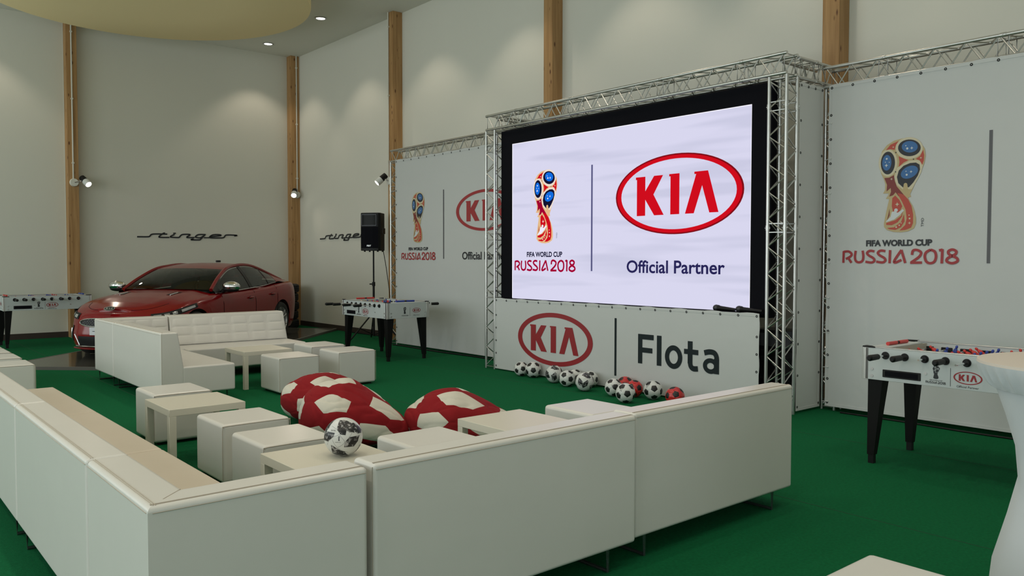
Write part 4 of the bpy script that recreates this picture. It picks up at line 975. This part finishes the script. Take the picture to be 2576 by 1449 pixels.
        for pp in (p, p2): pp.matrix_basis = F
        x = s*a
        m = MB(); add_emblem(m, -.065, .125, .052, .11, .0005, .0003, 'mono'); add_town(m, -.125, .0, .035, .050, .0012); m.box(.03, .032, .03, .17, .0, .001, 0)
        p = m.obj('trophy_print', [M['print_black'], M['tbody']], t)
        m2 = MB(); add_oval_logo(m2, .155, .122, .078, .0012, 0, .95, 0); add_text(m2, 'Official Partner', .095, .215, .038, .052, .0012, 1)
        p2 = m2.obj('oval_logo', [M['red_vinyl'], M['print_black']], t)
        F = frame((x+s*.001, 0, z0), (0, s, 0), (0, 0, 1))
        for pp in (p, p2): pp.matrix_basis = F
    # rods
    spec = [(1, 0), (2, 0), (3, 1), (5, 0), (5, 1), (3, 0), (2, 1), (1, 1)]
    zr = z1-.052
    pm = {}
    for k, mt in ((0, M['mred']), (1, M['mblue'])):
        m = MB(); m.ell((0, 0, .058), .011, .011, .014, 8, 6); m.cyl((0, 0, .045), (0, 0, .02), .010, .019, 8); m.cyl((0, 0, .02), (0, 0, -.03), .019, .013, 8); m.cyl((0, 0, -.03), (0, 0, -.065), .012, .009, 8); m.rbox(-.018, .014, -.011, .011, -.082, -.062, .003, 1)
        m.cyl((0, -.014, 0), (0, .014, 0), .014, n=8)
        pm[k] = m.mesh('player', mt)
    random.seed(5)
    rodm = MB().cyl((0, -.62, 0), (0, .40, 0), .0075, n=8).mesh('rod', M['chrome'])
    hm = MB().cyl((0, 0, 0), (0, -.125, 0), .022, .024, 12).cyl((0, -.125, 0), (0, -.140, 0), .024, .014, 12).mesh('handle', M['black'])
    sm_ = MB().cyl((0, 0, 0), (0, .022, 0), .022, .022, 10).mesh('rod_end', M['black'])
    bmr = MB().cyl((0, 0, 0), (0, -.006, 0), .030, n=16).mesh('bearing', M['black'])
    bmi = MB().rbox(-.045, .045, 0, .008, -.022, .022, .004, 1).mesh('bearing_plate', M['black'])
    for i, (n, team) in enumerate(spec):
        x = -.54+i*.148; side = -1 if team == 0 else 1
        ext = {0: .13, 1: .075, 2: .12, 3: .05, 4: .03, 5: .02, 6: .10, 7: .18}[i]; sl = (.62-b-ext)          # how far the rod is pushed in
        r = link('rod', rodm, None, t, loc=(x, -side*sl, zr), rot=(0, 0, 0 if side < 0 else pi))
        tilt = random.choice([0, .0, .9, -.9, 1.3, .3])
        link('handle', hm, None, r, loc=(0, -.62, 0))
        sp_ = {1: 0, 2: .22, 3: .18, 5: .115}[n]
        for j in range(n):
            link('player', pm[team], None, r, loc=(0, (j-(n-1)/2)*sp_-.0-sl*.6, 0), rot=(0, tilt, pi if side < 0 else pi))
        for s in (-1, 1):
            if s != side: link('rod_end', sm_, None, t, loc=(x, s*b, zr), rot=(0, 0, 0 if s > 0 else pi))
            link('bearing', bmr, None, t, loc=(x, s*b, zr), rot=(0, 0, 0 if s < 0 else pi))
            link('bearing_plate', bmi, None, t, loc=(x, s*(b-th)-(0 if s < 0 else 0), zr), rot=(0, 0, 0 if s < 0 else pi))
    return t
foos = make_foosball()
km = {}
for c in bpy.data.objects:
    if c.parent: km.setdefault(c.parent.name, []).append(c)
f2 = copy_tree(foos, km); f3 = copy_tree(foos, km)
for o_ in [c for c in bpy.data.objects if c.parent == f2 and c.name.startswith('rod') and not c.name.startswith('rod_end')]:
    o_.location.y -= .14 if abs(o_.rotation_euler.z) < .1 else -.03
foos.location = (6.29+.395, 3.14-.72, 0); foos.rotation_euler = (0, 0, -pi/2)
foos['label'] = 'white table football in front of the right banner, partly behind the cocktail table'
f2.location = (7.09, 11.72, 0); f2.rotation_euler = (0, 0, -pi/2)
f2['label'] = 'white table football standing below the black loudspeaker'
f3.location = (2.40+.72, 17.0+.395, 0); f3.rotation_euler = (0, 0, 0)
f3['label'] = 'white table football at the left edge beside the front of the red car'

# ------------------------------------------------------------------ cocktail table in stretch cover
t = thing('cocktail_table', 'round standing table in a white stretch cover at the right edge', 'table', (4.078, 1.038, 0))
n = 120
def sk(r, z, amp, k=34): return [((r+amp*cos(k*a+.6*sin(3*a))*1.0)*cos(a), (r+amp*cos(k*a+.6*sin(3*a)))*sin(a), z) for a in [2*pi*i/n for i in range(n)]]
def skin_rings(rings): 
    m = MB(); vs = [v for r in rings for v in r]; m.add(vs, [[i*n+k, i*n+(k+1) % n, (i+1)*n+(k+1) % n, (i+1)*n+k] for i in range(len(rings)-1) for k in range(n)], 0, True); return m
skin_rings([sk(.385, .0, 0), sk(.375, .06, 0), sk(.355, .28, .002, 8), sk(.30, .49, .003, 8), sk(.262, .66, .003, 8), sk(.275, .80, .003, 8), sk(.315, .94, .003, 8), sk(.345, 1.03, .002, 8), sk(.36, 1.075, 0)]).obj('stretch_skirt', M['spandex'], t)
skin_rings([sk(.37, 1.065, .004), sk(.385, 1.085, .010, 40), sk(.405, 1.115, .009, 40), sk(.424, 1.15, .005, 40), sk(.430, 1.172, 0)]).obj('gathered_valance', M['spandex'], t)
skin_rings([sk(.430, 1.172, 0), sk(.427, 1.183, 0), sk(.40, 1.187, 0), sk(.001, 1.187, 0)]).obj('top_cover', M['cloth_top'], t)

# ------------------------------------------------------------------ car platform
s2 = sqrt(.5)
def sn(s, q): return ((s-q)*s2, (s+q)*s2)
pl = thing('display_platform', 'low dark glossy platform under the red car', 'platform', (0, 0, 0))
cor = [sn(11.28, 5.62), sn(17.98, 5.55), sn(17.98, 8.5), sn(11.15, 8.5)]
MB().prism(cor, 'z', .0, .045).obj('glossy_top', M['plat'], pl)
cc = Vector((sum(c[0] for c in cor)/4, sum(c[1] for c in cor)/4))
for i in range(4):
    a = Vector(cor[i]); b = Vector(cor[(i+1) % 4]); d = (b-a).normalized(); nn = Vector((d.y, -d.x)); q = [a, b, b+nn*.03, a+nn*.03]
    MB().prism([(v.x, v.y) for v in q], 'z', 0, .047).obj('edge_strip', M['platedge'], pl)

# ------------------------------------------------------------------ tyre stack
TY = (8.2, 18.12)
ty = None
for i in range(5):
    if ty is None:
        prof = [(.20, .02), (.23, .0), (.31, .0), (.352, .02), (.362, .05), (.362, .155), (.352, .185), (.31, .205), (.23, .205), (.20, .185), (.20, .02)]
        ty = MB().lathe(prof, 40).obj('tyre', M['rub'], loc=(TY[0], TY[1], 0)); o = ty
        m = MB()
        for g in (.06, .10, .145): m.lathe([(.3635, g-.006), (.3645, g), (.3635, g+.006)], 40)
        m.obj('tread_rib', M['blackfab'], ty)
    else:
        o = copy_tree(ty); o.location = (TY[0]+(-1)**i*.012, TY[1]+.008*(i % 3), i*.2055)
    tag(o, ['black tyre at the bottom of the stack behind the red car', 'black tyre second from the bottom of the stack in the corner', 'black tyre in the middle of the stack in the corner', 'black tyre second from the top of the stack in the corner', 'black tyre on top of the stack behind the red car'][i], 'tyre', 'stacked tyres in the corner')

# ------------------------------------------------------------------ red car (local: x forward, y left, z up, metres before scaling)
car = thing('car', 'glossy dark red four-door fastback car parked on the dark platform', 'car', (5.125, 15.139, .054), radians(-138.7)); car.scale = (1.075,)*3
car.scale = (1.075, 1.075, 1.05)
OUT = [(2.30, 0, .70), (2.275, .3, .70), (2.18, .58, .70), (1.95, .80, .735), (1.5, .905, .83), (.9, .925, .90), (0, .925, .93), (-.9, .93, .965), (-1.45, .94, 1.0), (-2.0, .905, 1.02), (-2.35, .78, 1.035), (-2.50, .5, 1.045), (-2.54, 0, 1.05)]
NT = 16
OP = cat(OUT, NT)
def interp(tab, x):
    if x <= tab[0][0]: return tab[0][1]
    for (a, b), (c, d) in zip(tab, tab[1:]):
        if x <= c: k = (x-a)/(c-a); return b+(d-b)*k
    return tab[-1][1]
INS = [(0, .075), (.10, .03), (.25, .012), (.42, .006), (.62, .0), (.80, .004), (.90, .018), (.965, .040), (1.0, .075)]
XW = (1.453, -1.453); RW = .375
def outp(i):
    p = OP[i]; a = OP[max(i-1, 0)]; b = OP[min(i+1, len(OP)-1)]; d = (b-a); n = Vector((-d.y, d.x)).normalized()*-1
    if i == 0: n = Vector((1, 0))
    if i == len(OP)-1: n = Vector((-1, 0))
    if n.dot(Vector((p.x, p.y))) < 0: n = -n
    return p, n
def S(ti, s, off=0.0):
    """ti = float index on the outline, s = 0 sill .. 1 shoulder"""
    i = int(min(max(ti, 0), len(OP)-1.001)); k = ti-i
    (p, n), (p2, n2) = outp(i), outp(min(i+1, len(OP)-1)); P = p.lerp(p2, k); N = n.lerp(n2, k).normalized()
    zb = .165
    if P.x > 1.95: zb = .15
    z = zb+(P.z-zb)*s
    nose = 0
    if P.x > 1.7:      # bumper bulges lower down, grille slightly recessed
        w = min(1, (P.x-1.7)/.5); nose = w*(-.07*max(0, s-.45)*1.6+.015*(1-abs(s-.3)/.3 if abs(s-.3) < .3 else 0))
    if P.x < -1.9: w = min(1, (-P.x-1.9)/.5); nose = w*(-.05*abs(s-.55))
    q = Vector((P.x, P.y))-N*(interp(INS, s)-nose-off)
    return Vector((q.x, q.y, z))
NI = len(OP)-1
def body_side(mb, sy):
    rows = [0, .05, .10, .18, .27, .36, .45, .54, .62, .70, .78, .84, .90, .945, .975, 1.0]
    V = []
    for i in range(NI+1):
        P = OP[i]; 
        zmin = 0
        for xw in XW:
            dx = P.x-xw
            if abs(dx) < RW and P.y > .6: zmin = max(zmin, .345+sqrt(RW*RW-dx*dx))
        col = []
        smin = 0
        if zmin > 0: smin = (zmin-.165)/(P.z-.165)
        for r in rows:
            s = smin+(1-smin)*r; q = S(i, s); col.append((q.x, q.y*sy, q.z))
        V.append(col)
    vs = [v for c in V for v in c]; m = len(rows)
    fs = []
    for i in range(NI):
        for j in range(m-1):
            q = [i*m+j, i*m+j+1, (i+1)*m+j+1, (i+1)*m+j]; fs.append(q[::-1] if sy < 0 else q)
    mb.add(vs, fs, 0, True)
mb = MB(); body_side(mb, 1); body_side(mb, -1)
ZC = [(-2.6, 1.05), (-2.45, 1.075), (-1.95, 1.085), (-1.5, 1.1), (.6, 1.02), (.98, .992), (1.3, .95), (1.6, .90), (1.9, .835), (2.1, .775), (2.24, .725), (2.32, .70)]
def top_pt(i, v, off=0):
    q = S(i, 1.0); zc = interp(ZC, q.x); ridge = 0
    if q.x > .7: ridge = .012*math.exp(-((abs(v)-.62)/.10)**2)*min(1, (2.2-q.x)*2 if q.x < 2.2 else 0)
    return Vector((q.x, q.y*v, q.z+(zc-q.z)*(1-abs(v)**2.4)+ridge+off))
NV = 24
vs = []; fs = []
for i in range(NI+1):
    for j in range(NV+1): vs.append(top_pt(i, -1+2*j/NV))
for i in range(NI):
    xm = (OP[i].x+OP[i+1].x)/2
    for j in range(NV):
        v = abs(-1+2*(j+.5)/NV)
        if -1.98 < xm < .84 and v < .90: continue
        a = i*(NV+1)+j; fs.append([a, a+1, a+NV+2, a+NV+1])
mb.add(vs, fs, 0, True)
me = mb.mesh('car_body', M['paint'])
bm = bmesh.new(); bm.from_mesh(me); bmesh.ops.remove_doubles(bm, verts=bm.verts, dist=.0008); bmesh.ops.recalc_face_normals(bm, faces=bm.faces); bm.to_mesh(me); bm.free()
for p in me.polygons: p.use_smooth = True
me.set_sharp_from_angle(angle=radians(50))
link('car_body', me, None, car)
# under-body and wheel housings
MB().rbox(-2.1, 1.85, -.70, .70, .19, .60, .05, 2).obj('underbody', M['blackfab'], car)
# green-house curves
RAIL = [(.80, .755, .985), (.50, .695, 1.15), (.12, .63, 1.305), (-.2, .585, 1.36), (-.6, .57, 1.385), (-1.0, .575, 1.35), (-1.5, .605, 1.225), (-1.96, .66, 1.085)]
RC = cat(RAIL, 16)
def rail(x):
    for a, b in zip(RC, RC[1:]):
        if a.x >= x >= b.x: k = (a.x-x)/max(1e-6, a.x-b.x); return a.lerp(b, k)
    return RC[0] if x > RC[0].x else RC[-1]
def belt(x):
    z = interp([(-1.96, 1.075), (-1.5, 1.06), (-.9, 1.0), (0, .955), (.8, .93)], x); y = interp([(-1.96, .76), (-1.5, .815), (-.5, .85), (.4, .85), (.8, .835)], x); return Vector((x, y, z))
def cross(xe, xc, zc):
    E = rail(xe)
    def f(v): return Vector((xe+(xc-xe)*(1-v*v), E.y*v, E.z+(zc-E.z)*(1-abs(v)**2.2)))
    return f
def patch(u0, u1, bulge):
    (xe0, xc0, zc0), (xe1, xc1, zc1) = u0, u1
    def fn(u, v):
        w = -1+2*v; f = cross(xe0+(xe1-xe0)*u, xc0+(xc1-xc0)*u, zc0+(zc1-zc0)*u+bulge*sin(pi*u)); return f(w)
    return fn
WS0, WS1 = (.80, 1.0, 1.0), (.12, .24, 1.328)
RG0, RG1 = (-1.08, -1.0, 1.372), (-1.90, -2.10, 1.092)
MB().grid(patch(WS0, WS1, .035), 14, 20).obj('windscreen', M['carglass'], car)
MB().grid(patch(WS1, RG0, .066), 20, 20).obj('roof', M['paint'], car)
MB().grid(patch(RG0, RG1, .02), 14, 20).obj('rear_window', M['carglass'], car)
MB().rbox(-.9, -.78, -.02, .02, 1.425, 1.462, .008, 2).obj('roof_antenna', M['black'], car)
for sy in (1, -1):
    def F3(v): return (v.x, v.y*sy, v.z)
    def side(x0, x1, off=0, v0=0., v1=1.):
        def fn(u, v):
            x = x0+(x1-x0)*u; v = v0+(v1-v0)*v; b = belt(x); r = rail(x); p = b.lerp(r, v); p.y += .022*sin(pi*v)+off; return F3(p)
        return fn
    MB().grid(side(.66, -.36), 16, 6, flip=sy > 0).obj('side_window', M['carglass'], car)
    MB().grid(side(-.42, -1.10), 12, 6, flip=sy > 0).obj('side_window', M['carglass'], car)
    MB().grid(side(-1.12, -1.46, 0, 0, .96), 8, 6, flip=sy > 0).obj('side_window', M['carglass'], car)
    for a_, b_, c_ in ((-.34, -.44, .006), (-1.095, -1.125, .006), (.82, .65, .004)): MB().grid(side(a_, b_, c_), 3, 6).obj('window_pillar', M['black'], car)
    MB().grid(side(-1.44, -1.98, .004), 10, 8).obj('rear_pillar', M['paint'], car)
    MB().tube([F3(Vector((p.x, p.y+.004, p.z-.004))) for p in RC], lambda t_: .030 if t_ < .8 else .03, 8).obj('roof_rail', M['paint'], car)
    dl = [F3(belt(x)+Vector((0, .008, 0))) for x in [.80-.1*i for i in range(23)]]
    top = [F3(rail(x)+Vector((0, .026, -.035))) for x in [-1.40+.1*i for i in range(22)]]
    MB().tube(dl[:23], .007, 6).obj('chrome_trim', M['chrome'], car); MB().tube(top, .006, 6).obj('chrome_trim', M['chrome'], car)
    MB().tube([F3(Vector((.62, .80, 1.05))), F3(Vector((.40, .75, 1.17)))], .006, 6)
    # mirror
    mr = MB().ell((.60, 1.0*sy, 1.035), .095, .15, .085, 16, 10); mo = mr.obj('wing_mirror', M['chrome'], car)
    MB().ell((.60, .99*sy, .985), .09, .14, .045, 14, 8).cyl((.60, .84*sy, .95), (.60, .93*sy, .985), .03, .035, 10).obj('mirror_base', M['black'], mo)
    # headlamp: strip on the corner of the nose
    t0, t1 = (2.05*NT, 4.1*NT)
    def hl(u, v, off=.008):
        ti = t0+(t1-t0)*u; lo = .74+.12*u; hi = .955-.0*u; lo = lo+(hi-lo)*(.25*(1-u)); p = S(ti, lo+(hi-lo)*v*(1-.45*abs(u-.5)*0), off); return F3(p)
    MB().grid(lambda u, v: hl(u, v), 18, 5, flip=sy > 0).obj('headlamp', M['black'], car)
    m = MB()
    for (ua, ub) in ((.06, .24), (.30, .42), (.48, .58), (.66, .94)):
        m.grid(lambda u, v, ua=ua, ub=ub: hl(ua+(ub-ua)*u, .25+.5*v, .016), 4, 3, flip=sy > 0)
    m.obj('headlamp_lens', M['lens'], car)
    # corner air intake
    def strip(ta, tb, s0, s1, off): return lambda u, v: F3(S(ta+(tb-ta)*u, s0+(s1-s0)*v, off))
    MB().grid(strip(2.36*NT, 2.56*NT, .20, .62, .006), 8, 6, flip=sy > 0).obj('side_intake', M['black'], car)
    MB().tube([F3(S(2.46*NT, s_, .018)) for s_ in (.27, .4, .55)], .008, 6).obj('intake_trim', M['chrome'], car)
    # door lines, handles, hood vent
    m = MB()
    for x in (.70, -.40, -1.25):
        ti = min(range(NI), key=lambda i: abs(OP[i].x-x)); m.tube([F3(S(ti, s_, .0015)) for s_ in (.06, .2, .4, .6, .8, .95, 1.0)], .004, 5)
    m.obj('door_line', M['blackfab'], car)
    for x, z in ((-.22, .80), (-1.05, .84)):
        ti = min(range(NI), key=lambda i: abs(OP[i].x-x)); p = S(ti, .84)
        h = MB().ell((p.x, (p.y+.022)*sy, p.z), .095, .018, .018, 14, 8).obj('door_handle', M['paint'], car); MB().ell((p.x+.0, (p.y-.006)*sy, p.z-.006), .06, .012, .03, 12, 8).obj('handle_recess', M['blackfab'], h)
    ta = [i for i in range(NI) if 1.12 < OP[i].x < 1.42]
    if ta:
        i0, i1 = ta[0], ta[-1]
        m = MB(); m.grid(lambda u, v: (lambda q: (q.x, q.y*sy, q.z+.004))(top_pt(int(i0+(i1-i0)*u), .42+.11*v+.03*u)), 3, 2); m.obj('hood_vent', M['black'], car)
        m = MB(); m.tube([(lambda q: (q.x, q.y*sy, q.z+.006))(top_pt(i, .50)) for i in range(i0, i1+1, 3)], .007, 6); m.obj('vent_trim', M['silver'], car)
# hood shut line
m = MB()
m.tube([top_pt(int(1.2*NT+i), (.80 if True else 0)) for i in range(0, 40, 4)], .0035, 5)
m.tube([top_pt(int(1.2*NT+i), -.80) for i in range(0, 40, 4)], .0035, 5)
m.obj('hood_line', M['blackfab'], car)
# grille, intake, badge, plate
def both(fn):
    return lambda u, v: fn(u, v)
def nose(y, s, off=.0):
    """point on the nose at lateral position y (signed)"""
    ay = abs(y); ti = 0
    for i in range(NI):
        if OP[i].y <= ay <= OP[i+1].y and OP[i].x > 1.5: ti = i+(ay-OP[i].y)/max(1e-6, OP[i+1].y-OP[i].y); break
    p = S(ti, s, off); return Vector((p.x, y, p.z))
def grille_half(y): return .115*max(0.0, 1-(abs(y)/.50)**3)**.5
MB().grid(lambda u, v: nose(-.50+u, .72+(-1+2*v)*grille_half(-.50+u)+.02*(abs(-.5+u)), .008), 30, 6).obj('grille', M['black'], car)
ring = [nose(.50*cos(a), .72+.02*abs(.5*cos(a))+(1 if sin(a) > 0 else -1)*grille_half(.5*cos(a)*.999), .013) for a in [2*pi*i/48 for i in range(48)]]
MB().tube(ring, .009, 6, closed=True).obj('grille_surround', M['chrome'], car)
m = MB()
for r in range(5):
    for k in range(-9, 10):
        y = (k+.5*(r % 2))*.047; s_ = .64+r*.04
        if abs(s_-.72) < grille_half(y)*.85: q = nose(y, s_, .014); m.rbox(q.x-.004, q.x+.004, y-.014, y+.014, q.z-.003, q.z+.003, .001, 1)
g_ = m.obj('grille_mesh', M['footmetal'], car); g_['kind'] = 'stuff'
MB().grid(lambda u, v: nose(-.52+1.04*u, .10+.26*v, .010), 24, 4).obj('lower_intake', M['black'], car)
MB().tube([nose(y, .085, .02) for y in [-.6+.12*i for i in range(11)]], .008, 6).obj('intake_trim', M['chrome'], car)
for sg in (-1, 1): MB().tube([nose(sg*.60, .40, .02), nose(sg*.50, .12, .02)], .010, 6).obj('intake_trim', M['silver'], car)
MB().tube([nose(y, .015, .03) for y in [-.7+.14*i for i in range(11)]], .012, 6).obj('front_splitter', M['paint'], car)
MB().rbox(2.305, 2.322, -.27, .27, .37, .485, .004, 1).obj('number_plate', M['plate'], car)
m = MB(); add_stroke(m, [(-.22, .0), (-.17, .0), (-.14, .015), (-.07, .015)], .008, .001); add_text(m, 'stinger', -.10, .18, -.02, .02, .001, 0, .01)
o = m.obj('plate_lettering', M['print_black'], car); o.matrix_basis = frame((2.323, 0, .43), (0, 1, 0), (0, 0, 1))
m = MB(); add_ring(m, 0, 0, .085, .044, .074, .035, .006, 0, 32)
for Lt in (K_, I_, A_): add_poly(m, [(p[0]*.084, p[1]*.084) for p in Lt], .006, 0)
o = m.obj('badge', M['chrome'], car); q = top_pt(int(.0), 0); o.matrix_basis = frame((2.245, 0, .757), (0, 1, 0), (-.75, 0, .66))
m = MB(); m.ell((0, 0, 0), .084, .043, .004, 24, 6); o = m.obj('badge_plate', M['black'], car); o.matrix_basis = frame((2.245, 0, .757), (0, 1, 0), (-.75, 0, .66))
# interior
m = MB(); m.rbox(.35, .86, -.70, .70, .80, .96, .04, 2); m.obj('dashboard', M['interior'], car)
MB().rbox(-1.9, .8, -.78, .78, .55, .62, .02, 1).obj('cabin_floor', M['interior'], car)
for (x, y) in ((-.25, .38), (-.25, -.38), (-1.15, .38), (-1.15, -.38)):
    m = MB(); m.rbox(x-.10, x+.42, y-.24, y+.24, .62, .74, .05, 3); m.prism([(x-.05, .70), (x+.08, .72), (x-.10, 1.17), (x-.22, 1.16)], 'y', y-.22, y+.22, bevel=.03, seg=2); m.rbox(x-.27, x-.17, y-.12, y+.12, 1.17, 1.30, .03, 3); m.obj('car_seat', M['interior'], car)
m = MB(); m.tube([(.28+.04*sin(a), .38+.18*cos(a), .97+.16*sin(a)) for a in [2*pi*i/24 for i in range(24)]], .014, 6, closed=True); m.obj('steering_wheel', M['interior'], car)
# wheels
for xw in XW:
    for sy in (1, -1):
        w = MB().lathe([(.245, -.11), (.29, -.115), (.325, -.10), (.338, -.07), (.340, 0), (.338, .07), (.325, .10), (.29, .115), (.245, .11), (.245, -.11)], 40, axis='y').obj('wheel', M['rub'], car, loc=(xw, .815*sy, .335))
        m = MB(); m.lathe([(.245, .10*sy), (.238, .105*sy), (.232, .09*sy), (.23, -.08*sy), (.05, -.08*sy)], 40, axis='y')
        for k in range(5):
            for da in (-.16, .16):
                a = 2*pi*k/5+da; p0 = (.05*cos(a), .085*sy, .05*sin(a)); a2 = a+da*.35; p1 = (.232*cos(a2), .095*sy, .232*sin(a2)); m.cyl(p0, p1, .016, .011, 6)
        m.cyl((0, .04*sy, 0), (0, .095*sy, 0), .055, .045, 16); m.obj('rim', M['silver'], w)
        MB().cyl((0, -.06*sy, 0), (0, -.04*sy, 0), .17, n=24).obj('brake_disc', M['darkmetal'], w)
